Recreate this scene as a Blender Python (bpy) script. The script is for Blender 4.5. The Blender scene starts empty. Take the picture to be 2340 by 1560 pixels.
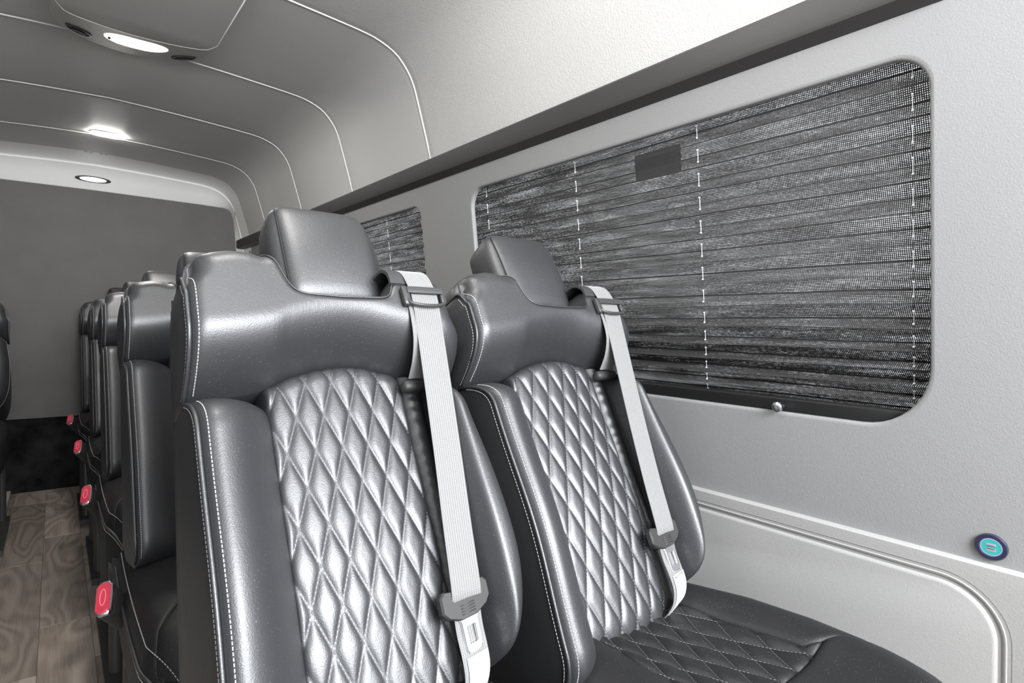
import bpy, bmesh, math, random
import numpy as np
from mathutils import Vector, Matrix

random.seed(7)
rng = np.random.default_rng(7)
S = bpy.context.scene
COL = S.collection
R = math.radians

# ------------------------------------------------------------------ camera
cam_d = bpy.data.cameras.new('camera'); cam = bpy.data.objects.new('camera', cam_d); COL.objects.link(cam)
cam_d.sensor_width = 36.0; cam_d.lens = 36.0 * 1331.93 / 2340.0
cam_d.clip_start = 0.02
yaw, pit, rol = 0.664431525, -0.0275444929, 0.0188318335
fwd = Vector((math.sin(yaw) * math.cos(pit), math.cos(yaw) * math.cos(pit), math.sin(pit)))
rt = Vector((math.cos(yaw), -math.sin(yaw), 0)); up = rt.cross(fwd)
r2 = rt * math.cos(rol) + up * math.sin(rol); u2 = -rt * math.sin(rol) + up * math.cos(rol)
m3 = Matrix((r2, u2, -fwd)).transposed()
cam.matrix_world = Matrix.Translation((0, 0, 0.95)) @ m3.to_4x4()
S.camera = cam

# ------------------------------------------------------------------ view + world + daylight
S.view_settings.view_transform = 'Standard'; S.view_settings.look = 'None'
S.view_settings.gamma = 1.0; S.view_settings.use_curve_mapping = False
S.view_settings.exposure = 0.08
W = bpy.data.worlds.new('world'); S.world = W; W.use_nodes = True
bg = W.node_tree.nodes['Background']
bg.inputs[0].default_value = (0.95, 0.97, 1.0, 1); bg.inputs[1].default_value = 1.25
S.cycles.transparent_max_bounces = 24


def area(name, loc, target, sx, sy, power, col):
    l = bpy.data.lights.new(name, 'AREA'); l.shape = 'RECTANGLE'; l.size = sx; l.size_y = sy
    l.energy = power; l.color = col
    o = bpy.data.objects.new(name, l); COL.objects.link(o); o.location = loc
    d = Vector(target) - Vector(loc)
    o.rotation_euler = d.to_track_quat('-Z', 'Y').to_euler()
    return o


def bulb(name, loc, power, col, r=0.035):
    l = bpy.data.lights.new(name, 'POINT'); l.energy = power; l.color = col; l.shadow_soft_size = r
    o = bpy.data.objects.new(name, l); COL.objects.link(o); o.location = loc
    return o


# daylight through the windscreen ahead of the cabin, then a fill for the seats
area('windscreen_daylight', (0.10, -1.40, 1.30), (0.25, 1.0, 1.0), 1.3, 0.8, 44, (0.90, 0.94, 1.0))
area('seat_fill_light', (0.46, -0.98, 1.56), (0.34, 0.62, 0.72), 0.85, 0.60, 90, (0.93, 0.955, 1.0))  # unseen fill light, added to put highlights on the quilted seat backs
# two more ceiling lamps of the row, out of frame above and behind the camera
bulb('cabin_lamp_light', (0.19, -0.45, 1.66), 11, (1.0, 0.98, 0.95), 0.14)
bulb('cabin_lamp_light', (0.19, 0.80, 1.66), 13, (1.0, 0.98, 0.95), 0.15)


# ------------------------------------------------------------------ materials
def new_mat(name):
    m = bpy.data.materials.new(name); m.use_nodes = True
    nt = m.node_tree; b = nt.nodes['Principled BSDF']
    return m, nt, b


def nd(nt, t, **kw):
    n = nt.nodes.new(t)
    for k, v in kw.items():
        setattr(n, k, v)
    return n


def coords(nt, scale=(1, 1, 1), uv=False):
    tc = nd(nt, 'ShaderNodeTexCoord'); mp = nd(nt, 'ShaderNodeMapping')
    mp.inputs['Scale'].default_value = scale
    nt.links.new(tc.outputs['UV' if uv else 'Object'], mp.inputs['Vector'])
    return mp.outputs['Vector']


def noise(nt, vec, scale, detail=3, rough=0.55, dist=0.0):
    n = nd(nt, 'ShaderNodeTexNoise'); n.inputs['Scale'].default_value = scale
    n.inputs['Detail'].default_value = detail; n.inputs['Roughness'].default_value = rough
    n.inputs['Distortion'].default_value = dist
    nt.links.new(vec, n.inputs['Vector'])
    return n.outputs['Fac']


def ramp(nt, fac, stops):
    r = nd(nt, 'ShaderNodeValToRGB'); e = r.color_ramp.elements
    while len(e) < len(stops):
        e.new(0.5)
    for el, (p, c) in zip(e, stops):
        el.position = p; el.color = (c[0], c[1], c[2], 1) if hasattr(c, '__len__') else (c, c, c, 1)
    nt.links.new(fac, r.inputs['Fac'])
    return r.outputs['Color']


def bump(nt, b, h, strength, dist=0.001):
    bp = nd(nt, 'ShaderNodeBump'); bp.inputs['Strength'].default_value = strength
    bp.inputs['Distance'].default_value = dist
    nt.links.new(h, bp.inputs['Height']); nt.links.new(bp.outputs['Normal'], b.inputs['Normal'])


def simple(name, col, rough=0.5, metal=0.0, spec=0.5, bs=None, bd=0.0005, bstr=0.3, var=0.0):
    m, nt, b = new_mat(name)
    b.inputs['Base Color'].default_value = (*col, 1); b.inputs['Roughness'].default_value = rough
    b.inputs['Metallic'].default_value = metal; b.inputs['Specular IOR Level'].default_value = spec
    v = coords(nt)
    if var:
        f = noise(nt, v, 9.0, 4)
        c = ramp(nt, f, [(0.3, [x * (1 - var) for x in col]), (0.7, [min(1, x * (1 + var)) for x in col])])
        nt.links.new(c, b.inputs['Base Color'])
    if bs:
        bump(nt, b, noise(nt, v, bs, 3), bstr, bd)
    return m


def leather(name, col, rough, specks=True, spec=1.0):
    m, nt, b = new_mat(name)
    v = coords(nt)
    vo = nd(nt, 'ShaderNodeTexVoronoi'); vo.inputs['Scale'].default_value = 620; nt.links.new(v, vo.inputs['Vector'])
    n1 = noise(nt, v, 180, 4)
    mx = nd(nt, 'ShaderNodeMath', operation='MULTIPLY'); nt.links.new(vo.outputs['Distance'], mx.inputs[0]); mx.inputs[1].default_value = 0.7
    ad = nd(nt, 'ShaderNodeMath', operation='ADD'); nt.links.new(mx.outputs[0], ad.inputs[0]); nt.links.new(n1, ad.inputs[1])
    bump(nt, b, ad.outputs[0], 0.28, 0.0006)
    rn = noise(nt, v, 14, 4)
    rr = nd(nt, 'ShaderNodeMapRange'); rr.inputs[3].default_value = rough - 0.04; rr.inputs[4].default_value = rough + 0.05
    nt.links.new(rn, rr.inputs[0]); nt.links.new(rr.outputs[0], b.inputs['Roughness'])
    b.inputs['Specular IOR Level'].default_value = spec
    if specks:
        # lint and dust lying on the leather
        v2 = nd(nt, 'ShaderNodeTexVoronoi'); v2.inputs['Scale'].default_value = 330; nt.links.new(v, v2.inputs['Vector'])
        dm = nd(nt, 'ShaderNodeMath', operation='LESS_THAN'); nt.links.new(v2.outputs['Distance'], dm.inputs[0]); dm.inputs[1].default_value = 0.07
        pn = noise(nt, v, 17, 3)
        gt = nd(nt, 'ShaderNodeMath', operation='GREATER_THAN'); nt.links.new(pn, gt.inputs[0]); gt.inputs[1].default_value = 0.47
        mu = nd(nt, 'ShaderNodeMath', operation='MULTIPLY'); nt.links.new(dm.outputs[0], mu.inputs[0]); nt.links.new(gt.outputs[0], mu.inputs[1])
        mc = nd(nt, 'ShaderNodeMix', data_type='RGBA'); nt.links.new(mu.outputs[0], mc.inputs['Factor'])
        mc.inputs['A'].default_value = (*col, 1); mc.inputs['B'].default_value = (0.45, 0.45, 0.46, 1)
        nt.links.new(mc.outputs['Result'], b.inputs['Base Color'])
    else:
        b.inputs['Base Color'].default_value = (*col, 1)
    return m


LEA = leather('black_leather', (0.017, 0.0175, 0.0195), 0.47, True, 1.0)
LEA_SEAT = leather('black_seat_leather', (0.010, 0.010, 0.0105), 0.55, True, 0.35)
LEA_SIDE = leather('black_side_leather', (0.012, 0.012, 0.013), 0.5, specks=False)  # darker copy of the leather, shade of the seat sides put into its colour
THREAD = simple('grey_thread', (0.42, 0.42, 0.42), 0.6)
THREAD_Q = simple('quilt_thread', (0.13, 0.13, 0.135), 0.6)
SEAM = simple('dark_seam', (0.018, 0.018, 0.019), 0.6, spec=0.2)
THREAD_DK = simple('charcoal_thread', (0.10, 0.10, 0.105), 0.6)
BLKPL = simple('black_plastic', (0.035, 0.035, 0.035), 0.42, bs=700, bstr=0.15)
GRYPL = simple('charcoal_plastic', (0.030, 0.029, 0.028), 0.5, spec=0.3, bs=700, bstr=0.15)
RAILM = simple('rail_vinyl', (0.038, 0.036, 0.035), 0.5, bs=420, bstr=0.25)
CHROME = simple('chrome', (0.82, 0.83, 0.85), 0.18, metal=1.0)
STEEL = simple('brushed_steel', (0.55, 0.56, 0.58), 0.3, metal=1.0)
REDPL = simple('red_plastic', (0.50, 0.035, 0.065), 0.35)
LABELW = simple('white_label', (0.88, 0.88, 0.87), 0.6)
INK = simple('label_ink', (0.05, 0.05, 0.05), 0.7)
INKG = simple('faint_label_ink', (0.30, 0.30, 0.31), 0.7)
CARPET = simple('black_carpet', (0.016, 0.016, 0.017), 0.95, spec=0.1, bs=260, bstr=1.0, bd=0.004, var=0.7)
PANELG = simple('rear_panel_fabric', (0.125, 0.121, 0.118), 0.8, spec=0.2, bs=500, bstr=0.2, var=0.06)
CORDM = simple('white_cord', (0.85, 0.85, 0.85), 0.7)
BARM = simple('black_bar', (0.008, 0.008, 0.008), 0.45, spec=0.25)
PLINTH = simple('grey_plinth', (0.40, 0.39, 0.37), 0.6)
STICK = simple('dark_sticker', (0.03, 0.03, 0.03), 0.6)
_nt = STICK.node_tree; _t = _nt.nodes.new('ShaderNodeBsdfTransparent'); _t.inputs[0].default_value = (0.8, 0.8, 0.8, 1); _m = _nt.nodes.new('ShaderNodeMixShader'); _m.inputs[0].default_value = 0.38
_nt.links.new(_nt.nodes['Principled BSDF'].outputs[0], _m.inputs[1]); _nt.links.new(_t.outputs[0], _m.inputs[2]); _nt.links.new(_m.outputs[0], _nt.nodes['Material Output'].inputs['Surface'])


def vinyl(name, col, rough=0.55, strength=0.35, scale=330):
    m, nt, b = new_mat(name)
    v = coords(nt)
    vo = nd(nt, 'ShaderNodeTexVoronoi'); vo.inputs['Scale'].default_value = scale; nt.links.new(v, vo.inputs['Vector'])
    n1 = noise(nt, v, scale * 0.6, 4)
    ad = nd(nt, 'ShaderNodeMath', operation='ADD'); nt.links.new(vo.outputs['Distance'], ad.inputs[0]); nt.links.new(n1, ad.inputs[1])
    bump(nt, b, ad.outputs[0], strength, 0.001)
    f = noise(nt, v, 1.7, 4)
    c = ramp(nt, f, [(0.3, [x * 0.96 for x in col]), (0.7, [min(1, x * 1.03) for x in col])])
    nt.links.new(c, b.inputs['Base Color'])
    b.inputs['Roughness'].default_value = rough; b.inputs['Specular IOR Level'].default_value = 0.4
    return m


HEADL = vinyl('headliner_vinyl', (0.50, 0.496, 0.479), 0.55, 0.28, 260)
WALLV = vinyl('wall_vinyl', (0.232, 0.231, 0.229), 0.5, 0.13, 420)
LOWV = vinyl('lower_panel_vinyl', (0.29, 0.287, 0.278), 0.5, 0.12, 420)
HEADW = vinyl('rear_header_vinyl', (0.80, 0.795, 0.77), 0.5, 0.15, 300)
PODM = vinyl('console_vinyl', (0.48, 0.475, 0.455), 0.5, 0.15, 420)
PIPEW = simple('light_piping', (0.62, 0.61, 0.59), 0.5)


def emit(name, col, s):
    m, nt, b = new_mat(name)
    b.inputs['Base Color'].default_value = (0.02, 0.02, 0.02, 1)
    b.inputs['Emission Color'].default_value = (*col, 1); b.inputs['Emission Strength'].default_value = s
    return m


LENS = emit('lamp_lens', (1.0, 0.97, 0.93), 230.0)
LENS2 = emit('rear_lamp_lens', (0.97, 0.98, 1.0), 12.0)
LENSDIM = emit('lamp_lens_edge', (1.0, 0.95, 0.88), 1.3)
TEAL = emit('teal_glow', (0.02, 0.52, 0.42), 1.0)
VIOLET = emit('violet_glow', (0.45, 0.45, 0.95), 0.9)
PALE = emit('pale_port', (0.62, 0.55, 0.80), 0.7)


def webbing():
    m, nt, b = new_mat('grey_webbing')
    v = coords(nt, (1, 1, 1), uv=True)
    sep = nd(nt, 'ShaderNodeSeparateXYZ'); nt.links.new(v, sep.inputs[0])
    def wav(out, mul):
        a = nd(nt, 'ShaderNodeMath', operation='MULTIPLY'); nt.links.new(out, a.inputs[0]); a.inputs[1].default_value = mul
        s = nd(nt, 'ShaderNodeMath', operation='SINE'); nt.links.new(a.outputs[0], s.inputs[0]); return s.outputs[0]
    s1 = wav(sep.outputs[0], 2 * math.pi * 13)
    s2 = wav(sep.outputs[1], 2 * math.pi / 0.0026)
    mu = nd(nt, 'ShaderNodeMath', operation='MULTIPLY'); nt.links.new(s1, mu.inputs[0]); nt.links.new(s2, mu.inputs[1])
    ad = nd(nt, 'ShaderNodeMath', operation='ADD'); nt.links.new(mu.outputs[0], ad.inputs[0]); nt.links.new(s1, ad.inputs[1])
    c = ramp(nt, ad.outputs[0], [(0.0, (0.13, 0.13, 0.128)), (1.0, (0.22, 0.22, 0.217))])
    nt.links.new(c, b.inputs['Base Color'])
    b.inputs['Roughness'].default_value = 0.62
    b.inputs['Sheen Weight'].default_value = 0.3
    bump(nt, b, ad.outputs[0], 0.5, 0.0004)
    return m


WEB = webbing()


def wood():
    m, nt, b = new_mat('grey_brown_plank')
    tc = nd(nt, 'ShaderNodeTexCoord'); oi = nd(nt, 'ShaderNodeObjectInfo')
    off = nd(nt, 'ShaderNodeVectorMath', operation='SCALE'); off.inputs[0].default_value = (7.3, 11.1, 3.7)
    nt.links.new(oi.outputs['Random'], off.inputs['Scale'])
    ad = nd(nt, 'ShaderNodeVectorMath', operation='ADD'); nt.links.new(tc.outputs['Object'], ad.inputs[0]); nt.links.new(off.outputs[0], ad.inputs[1])
    mp = nd(nt, 'ShaderNodeMapping'); mp.inputs['Scale'].default_value = (1.0, 0.30, 1.0); nt.links.new(ad.outputs[0], mp.inputs['Vector'])
    wv = nd(nt, 'ShaderNodeTexNoise'); wv.inputs['Scale'].default_value = 6.0; wv.inputs['Detail'].default_value = 1.5; wv.inputs['Distortion'].default_value = 0.5
    nt.links.new(mp.outputs['Vector'], wv.inputs['Vector'])
    mul = nd(nt, 'ShaderNodeMath', operation='MULTIPLY'); nt.links.new(wv.outputs['Fac'], mul.inputs[0]); mul.inputs[1].default_value = 60.0
    sn = nd(nt, 'ShaderNodeMath', operation='SINE'); nt.links.new(mul.outputs[0], sn.inputs[0])
    mp2 = nd(nt, 'ShaderNodeMapping'); mp2.inputs['Scale'].default_value = (1.0, 0.03, 1.0); nt.links.new(ad.outputs[0], mp2.inputs['Vector'])
    fine = noise(nt, mp2.outputs['Vector'], 260, 4)
    f2 = nd(nt, 'ShaderNodeMath', operation='MULTIPLY_ADD'); nt.links.new(fine, f2.inputs[0]); f2.inputs[1].default_value = 3.0; nt.links.new(sn.outputs[0], f2.inputs[2])
    mr = nd(nt, 'ShaderNodeMapRange'); mr.inputs[1].default_value = 0.0; mr.inputs[2].default_value = 3.2; nt.links.new(f2.outputs[0], mr.inputs[0])
    c = ramp(nt, mr.outputs[0], [(0.0, (0.185, 0.150, 0.125)), (0.45, (0.27, 0.224, 0.188)), (1.0, (0.35, 0.297, 0.254))])
    hv = nd(nt, 'ShaderNodeHueSaturation'); nt.links.new(c, hv.inputs['Color'])
    mv = nd(nt, 'ShaderNodeMapRange'); mv.inputs[3].default_value = 0.72; mv.inputs[4].default_value = 1.2; nt.links.new(oi.outputs['Random'], mv.inputs[0])
    nt.links.new(mv.outputs[0], hv.inputs['Value'])
    nt.links.new(hv.outputs['Color'], b.inputs['Base Color'])
    b.inputs['Roughness'].default_value = 0.5
    bump(nt, b, f2.outputs[0], 0.15, 0.0006)
    return m


WOOD = wood()


def blind_fabric():
    m, nt, b = new_mat('perforated_blind_fabric')
    v = coords(nt, (1, 1, 1), uv=True)
    sc = nd(nt, 'ShaderNodeVectorMath', operation='SCALE'); sc.inputs['Scale'].default_value = 1.0 / 0.0028; nt.links.new(v, sc.inputs[0])
    fr = nd(nt, 'ShaderNodeVectorMath', operation='FRACTION'); nt.links.new(sc.outputs[0], fr.inputs[0])
    sb = nd(nt, 'ShaderNodeVectorMath', operation='SUBTRACT'); nt.links.new(fr.outputs[0], sb.inputs[0]); sb.inputs[1].default_value = (0.5, 0.5, 0.0)
    ln = nd(nt, 'ShaderNodeVectorMath', operation='LENGTH'); nt.links.new(sb.outputs[0], ln.inputs[0])
    # openings vary in size in streaks, standing in for uneven brightness outside
    mp = nd(nt, 'ShaderNodeMapping'); mp.inputs['Scale'].default_value = (7, 60, 1); nt.links.new(v, mp.inputs['Vector'])
    n1 = noise(nt, mp.outputs['Vector'], 1.0, 6, 0.72)
    mp2 = nd(nt, 'ShaderNodeMapping'); mp2.inputs['Scale'].default_value = (130, 420, 1); nt.links.new(v, mp2.inputs['Vector'])
    n2 = noise(nt, mp2.outputs['Vector'], 1.0, 2, 0.6)
    mr = nd(nt, 'ShaderNodeMapRange'); mr.inputs[1].default_value = 0.30; mr.inputs[2].default_value = 0.72
    mr.inputs[3].default_value = 0.22; mr.inputs[4].default_value = 0.46; nt.links.new(n1, mr.inputs[0])
    m2 = nd(nt, 'ShaderNodeMapRange'); m2.inputs[1].default_value = 0.3; m2.inputs[2].default_value = 0.7
    m2.inputs[3].default_value = -0.10; m2.inputs[4].default_value = 0.10; nt.links.new(n2, m2.inputs[0])
    ad = nd(nt, 'ShaderNodeMath', operation='ADD'); nt.links.new(mr.outputs[0], ad.inputs[0]); nt.links.new(m2.outputs[0], ad.inputs[1])
    # the pressed folds of the pleats are closed
    sy = nd(nt, 'ShaderNodeSeparateXYZ'); nt.links.new(v, sy.inputs[0])
    fd = nd(nt, 'ShaderNodeMath', operation='DIVIDE'); nt.links.new(sy.outputs[1], fd.inputs[0]); fd.inputs[1].default_value = 0.0236
    fa = nd(nt, 'ShaderNodeMath', operation='ADD'); nt.links.new(fd.outputs[0], fa.inputs[0]); fa.inputs[1].default_value = 0.04
    ff = nd(nt, 'ShaderNodeMath', operation='FRACT'); nt.links.new(fa.outputs[0], ff.inputs[0])
    fg = nd(nt, 'ShaderNodeMath', operation='GREATER_THAN'); nt.links.new(ff.outputs[0], fg.inputs[0]); fg.inputs[1].default_value = 0.08
    fm = nd(nt, 'ShaderNodeMath', operation='MULTIPLY'); nt.links.new(ad.outputs[0], fm.inputs[0]); nt.links.new(fg.outputs[0], fm.inputs[1]); ad = fm
    lt = nd(nt, 'ShaderNodeMath', operation='LESS_THAN'); nt.links.new(ln.outputs['Value'], lt.inputs[0]); nt.links.new(ad.outputs[0], lt.inputs[1])
    tr = nd(nt, 'ShaderNodeBsdfTransparent'); tr.inputs[0].default_value = (1, 1, 1, 1)
    mix = nd(nt, 'ShaderNodeMixShader'); nt.links.new(lt.outputs[0], mix.inputs[0]); nt.links.new(b.outputs[0], mix.inputs[1]); nt.links.new(tr.outputs[0], mix.inputs[2])
    b.inputs['Base Color'].default_value = (0.035, 0.034, 0.034, 1); b.inputs['Roughness'].default_value = 0.85
    b.inputs['Specular IOR Level'].default_value = 0.2
    nt.links.new(mix.outputs[0], nt.nodes['Material Output'].inputs['Surface'])
    return m


BLIND = blind_fabric()


def glass_mat():
    m, nt, b = new_mat('tinted_glass')
    tr = nd(nt, 'ShaderNodeBsdfTransparent'); tr.inputs[0].default_value = (0.86, 0.86, 0.86, 1)
    gl = nd(nt, 'ShaderNodeBsdfGlossy'); gl.inputs['Roughness'].default_value = 0.02
    mix = nd(nt, 'ShaderNodeMixShader'); mix.inputs[0].default_value = 0.06; nt.links.new(tr.outputs[0], mix.inputs[1]); nt.links.new(gl.outputs[0], mix.inputs[2])
    nt.links.new(mix.outputs[0], nt.nodes['Material Output'].inputs['Surface'])
    return m


GLASS = glass_mat()


# ------------------------------------------------------------------ helpers
def tag(o, label=None, cat=None, group=None, kind=None):
    if label: o['label'] = label
    if cat: o['category'] = cat
    if group: o['group'] = group
    if kind: o['kind'] = kind
    return o


def empty(name, loc):
    o = bpy.data.objects.new(name, None); COL.objects.link(o); o.location = loc; o.empty_display_size = 0.1
    return o


def mesh(name, verts, faces, mat, parent=None, smooth=True, uv=None, kind=None, origin=None):
    me = bpy.data.meshes.new(name)
    verts = np.asarray(verts, dtype=float)
    if origin is not None:
        verts = verts - np.array(origin)
    me.from_pydata(verts.tolist(), [], [tuple(int(i) for i in f) for f in faces])
    if smooth:
        me.polygons.foreach_set('use_smooth', [True] * len(me.polygons))
    if uv is not None:
        l = me.uv_layers.new(name='UVMap')
        vi = np.empty(len(me.loops), dtype=np.int32); me.loops.foreach_get('vertex_index', vi)
        l.data.foreach_set('uv', np.asarray(uv, dtype=np.float32)[vi].ravel())
    me.materials.append(mat)
    me.update()
    o = bpy.data.objects.new(name, me); COL.objects.link(o)
    if parent is not None:
        o.parent = parent
    if kind:
        o['kind'] = kind
    return o


def smooth_angle(o, deg=40):
    me = o.data
    bm = bmesh.new(); bm.from_mesh(me)
    bmesh.ops.recalc_face_normals(bm, faces=bm.faces)
    th = R(deg)
    for e in bm.edges:
        if len(e.link_faces) == 2:
            e.smooth = e.calc_face_angle(0) < th
    bm.to_mesh(me); bm.free()
    return o


class MB:
    """collects shapes into one mesh"""
    def __init__(s):
        s.v = []; s.f = []; s.n = 0

    def add(s, v, f):
        v = np.asarray(v, float)
        s.v.append(v); s.f += [tuple(i + s.n for i in q) for q in f]; s.n += len(v)

    def box(s, c, d, rot=None):
        p = np.array([(x, y, z) for x in (-1, 1) for y in (-1, 1) for z in (-1, 1)], float) * np.array(d) / 2
        if rot is not None:
            p = p @ np.array(rot).T
        s.add(p + np.array(c), [(0, 1, 3, 2), (4, 6, 7, 5), (0, 4, 5, 1), (2, 3, 7, 6), (0, 2, 6, 4), (1, 5, 7, 3)])

    def tube(s, pts, r, n=8, closed=False, caps=True):
        P = np.asarray(pts, float); m = len(P)
        r = np.broadcast_to(np.asarray(r, float), (m,))
        T = np.roll(P, -1, 0) - np.roll(P, 1, 0) if closed else np.gradient(P, axis=0)
        T /= np.linalg.norm(T, axis=1)[:, None] + 1e-12
        ref = np.array([0.0, 0, 1.0]) if abs(T[0][2]) < 0.9 else np.array([1.0, 0, 0])
        nrm = ref - T[0] * (ref @ T[0]); nrm /= np.linalg.norm(nrm)
        V = []
        for i in range(m):
            nrm = nrm - T[i] * (nrm @ T[i]); nrm /= np.linalg.norm(nrm)
            bn = np.cross(T[i], nrm)
            for k in range(n):
                a = 2 * math.pi * k / n
                V.append(P[i] + r[i] * (math.cos(a) * nrm + math.sin(a) * bn))
        F = []
        for i in range(m if closed else m - 1):
            j = (i + 1) % m
            for k in range(n):
                F.append((i * n + k, i * n + (k + 1) % n, j * n + (k + 1) % n, j * n + k))
        if caps and not closed:
            F.append(tuple(range(n))[::-1]); F.append(tuple((m - 1) * n + k for k in range(n)))
        s.add(V, F)

    def build(s, name, mat, parent=None, smooth=True, kind=None, origin=None, angle=None):
        o = mesh(name, np.concatenate(s.v), s.f, mat, parent, smooth, kind=kind, origin=origin)
        if angle:
            smooth_angle(o, angle)
        return o


def gridf(ni, nj, off=0):
    return [(off + i * nj + j, off + (i + 1) * nj + j, off + (i + 1) * nj + j + 1, off + i * nj + j + 1)
            for i in range(ni - 1) for j in range(nj - 1)]


def rbox(half, r, n=8, puff=0.0):
    """rounded box surface: vertices, faces"""
    half = np.array(half, float); V = []; F = []; off = 0
    ts = np.linspace(-1, 1, n + 1); ts = np.sign(ts) * (1 - (1 - abs(ts)) ** 1.5)
    for ax in range(3):
        for sg in (-1, 1):
            a, b = [(1, 2), (2, 0), (0, 1)][ax]
            g = np.zeros((n + 1, n + 1, 3)); g[..., ax] = sg
            g[..., a] = ts[:, None]; g[..., b] = ts[None, :]
            p = g * half
            q = np.clip(p, -(half - r), half - r)
            d = p - q; L = np.linalg.norm(d, axis=-1, keepdims=True)
            p2 = q + d / np.maximum(L, 1e-9) * r
            p2[..., ax] += sg * puff * (1 - g[..., a] ** 2) * (1 - g[..., b] ** 2)
            V.append(p2.reshape(-1, 3))
            fs = gridf(n + 1, n + 1, off)
            F += fs if sg > 0 else [f[::-1] for f in fs]
            off += (n + 1) ** 2
    V = np.concatenate(V)
    key = np.round(V * 1e5).astype(int)
    _, first, inv = np.unique(key, axis=0, return_index=True, return_inverse=True)
    inv = inv.ravel()
    F2 = []
    for f in F:
        g = []
        for i in f:
            k = int(inv[i])
            if k not in g: g.append(k)
        if len(g) >= 3: F2.append(tuple(g))
    return V[first], F2


def ribbon(name, pts, wdir, width, th, mat, parent):
    """webbing strap along pts; wdir per point, thickness th; uv across 0..1 and along in metres"""
    P = np.asarray(pts, float); Wd = np.broadcast_to(np.asarray(wdir, float), P.shape)
    Wd = Wd / np.linalg.norm(Wd, axis=1)[:, None]
    T = np.gradient(P, axis=0); T /= np.linalg.norm(T, axis=1)[:, None]
    N = np.cross(Wd, T); N /= np.linalg.norm(N, axis=1)[:, None]
    wd = np.broadcast_to(np.asarray(width, float), (len(P),))
    L = np.concatenate([[0], np.cumsum(np.linalg.norm(np.diff(P, axis=0), axis=1))])
    prof = [(-0.5, 0.0), (-0.49, 0.5), (0.49, 0.5), (0.5, 0.0), (0.49, -0.5), (-0.49, -0.5)]
    V = []; UV = []
    for i in range(len(P)):
        for a, b in prof:
            V.append(P[i] + Wd[i] * wd[i] * a + N[i] * th * b); UV.append((a + 0.5, L[i]))
    F = []
    m = len(prof)
    for i in range(len(P) - 1):
        for k in range(m):
            F.append((i * m + k, i * m + (k + 1) % m, (i + 1) * m + (k + 1) % m, (i + 1) * m + k))
    F.append(tuple(range(m))[::-1]); F.append(tuple((len(P) - 1) * m + k for k in range(m)))
    o = mesh(name, V, F, mat, parent, True, uv=UV)
    return smooth_angle(o, 50)


def resample(pts, step):
    P = np.asarray(pts, float)
    d = np.linalg.norm(np.diff(P, axis=0), axis=1); L = np.concatenate([[0], np.cumsum(d)])
    n = max(2, int(round(L[-1] / step)) + 1)
    t = np.linspace(0, L[-1], n)
    return np.stack([np.interp(t, L, P[:, k]) for k in range(P.shape[1])], 1)


def spline(pts, step):
    """smooth (Catmull-Rom) curve through pts, resampled"""
    P = np.asarray(pts, float); out = []
    Q = np.vstack([2 * P[0] - P[1], P, 2 * P[-1] - P[-2]])
    for i in range(1, len(Q) - 2):
        p0, p1, p2, p3 = Q[i - 1:i + 3]
        for t in np.linspace(0, 1, 12, endpoint=False):
            out.append(0.5 * ((2 * p1) + (-p0 + p2) * t + (2 * p0 - 5 * p1 + 4 * p2 - p3) * t * t + (-p0 + 3 * p1 - 3 * p2 + p3) * t ** 3))
    out.append(P[-1])
    return resample(out, step)


def dashes(mb, pts, length=0.0040, gap=0.0016, r=0.00065):
    """a row of single stitches along a 3D polyline"""
    P = np.asarray(pts, float)
    d = np.linalg.norm(np.diff(P, axis=0), axis=1); L = np.concatenate([[0], np.cumsum(d)])
    n = int(L[-1] / (length + gap))
    if n < 1: return
    s0 = np.arange(n) * (length + gap); s1 = s0 + length
    A = np.stack([np.interp(s0, L, P[:, k]) for k in range(3)], 1); B = np.stack([np.interp(s1, L, P[:, k]) for k in range(3)], 1)
    t = B - A; t /= np.linalg.norm(t, axis=1)[:, None] + 1e-12
    ref = np.where(abs(t[:, :1]) < 0.9, np.array([[1.0, 0, 0]]), np.array([[0, 1.0, 0]]))
    u = np.cross(t, ref); u /= np.linalg.norm(u, axis=1)[:, None]; w = np.cross(t, u)
    V = np.stack([A + r * u, A + r * w, A - r * u, A - r * w, B + r * u, B + r * w, B - r * u, B - r * w], 1).reshape(-1, 3)
    base = [(0, 1, 2, 3), (7, 6, 5, 4), (0, 4, 5, 1), (1, 5, 6, 2), (2, 6, 7, 3), (3, 7, 4, 0)]
    F = [tuple(8 * i + k for k in q) for i in range(n) for q in base]
    mb.add(V, F)


def I(xs, pts):
    a = np.array(pts, float)
    return np.interp(xs, a[:, 0], a[:, 1])


def clus(n, p=1.6):
    """0..1 samples, denser at both ends"""
    t = np.linspace(-1, 1, n); t = np.sign(t) * (1 - (1 - abs(t)) ** p)
    return (t + 1) / 2


# ================================================================== THE VAN: walls, ceiling, floor
def wallx(z):
    return 1.0 - 0.12 * (z - 0.9)


LX = -0.66          # left wall at z 0.9
YR = 4.065          # rear wall
YF = -1.25          # front of the built cabin

# ---- right wall with three window openings
wins = [(0.291, 1.420, 0.806, 1.340, 0.050, 0.095, 0.055), (1.718, 2.62, 0.806, 1.340, 0.045, 0.085, 0.055), (2.92, 3.86, 0.806, 1.340, 0.045, 0.085, 0.055)]


def rr_outline(y0, y1, z0, z1, rt_near, rb_near, r_far, n=10, grow=0.0):
    """rounded opening outline in (y,z): near = small y"""
    y0 -= grow; y1 += grow; z0 -= grow; z1 += grow
    out = []
    for (cy, cz, r, a0) in ((y0 + rb_near, z0 + rb_near, rb_near, 180), (y1 - r_far, z0 + r_far, r_far, 270), (y1 - r_far, z1 - r_far, r_far, 0), (y0 + rt_near, z1 - rt_near, rt_near, 90)):
        for k in range(n + 1):
            a = R(a0 + 90 * k / n)
            out.append((cy + r * math.cos(a), cz + r * math.sin(a)))
    return out


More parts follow.
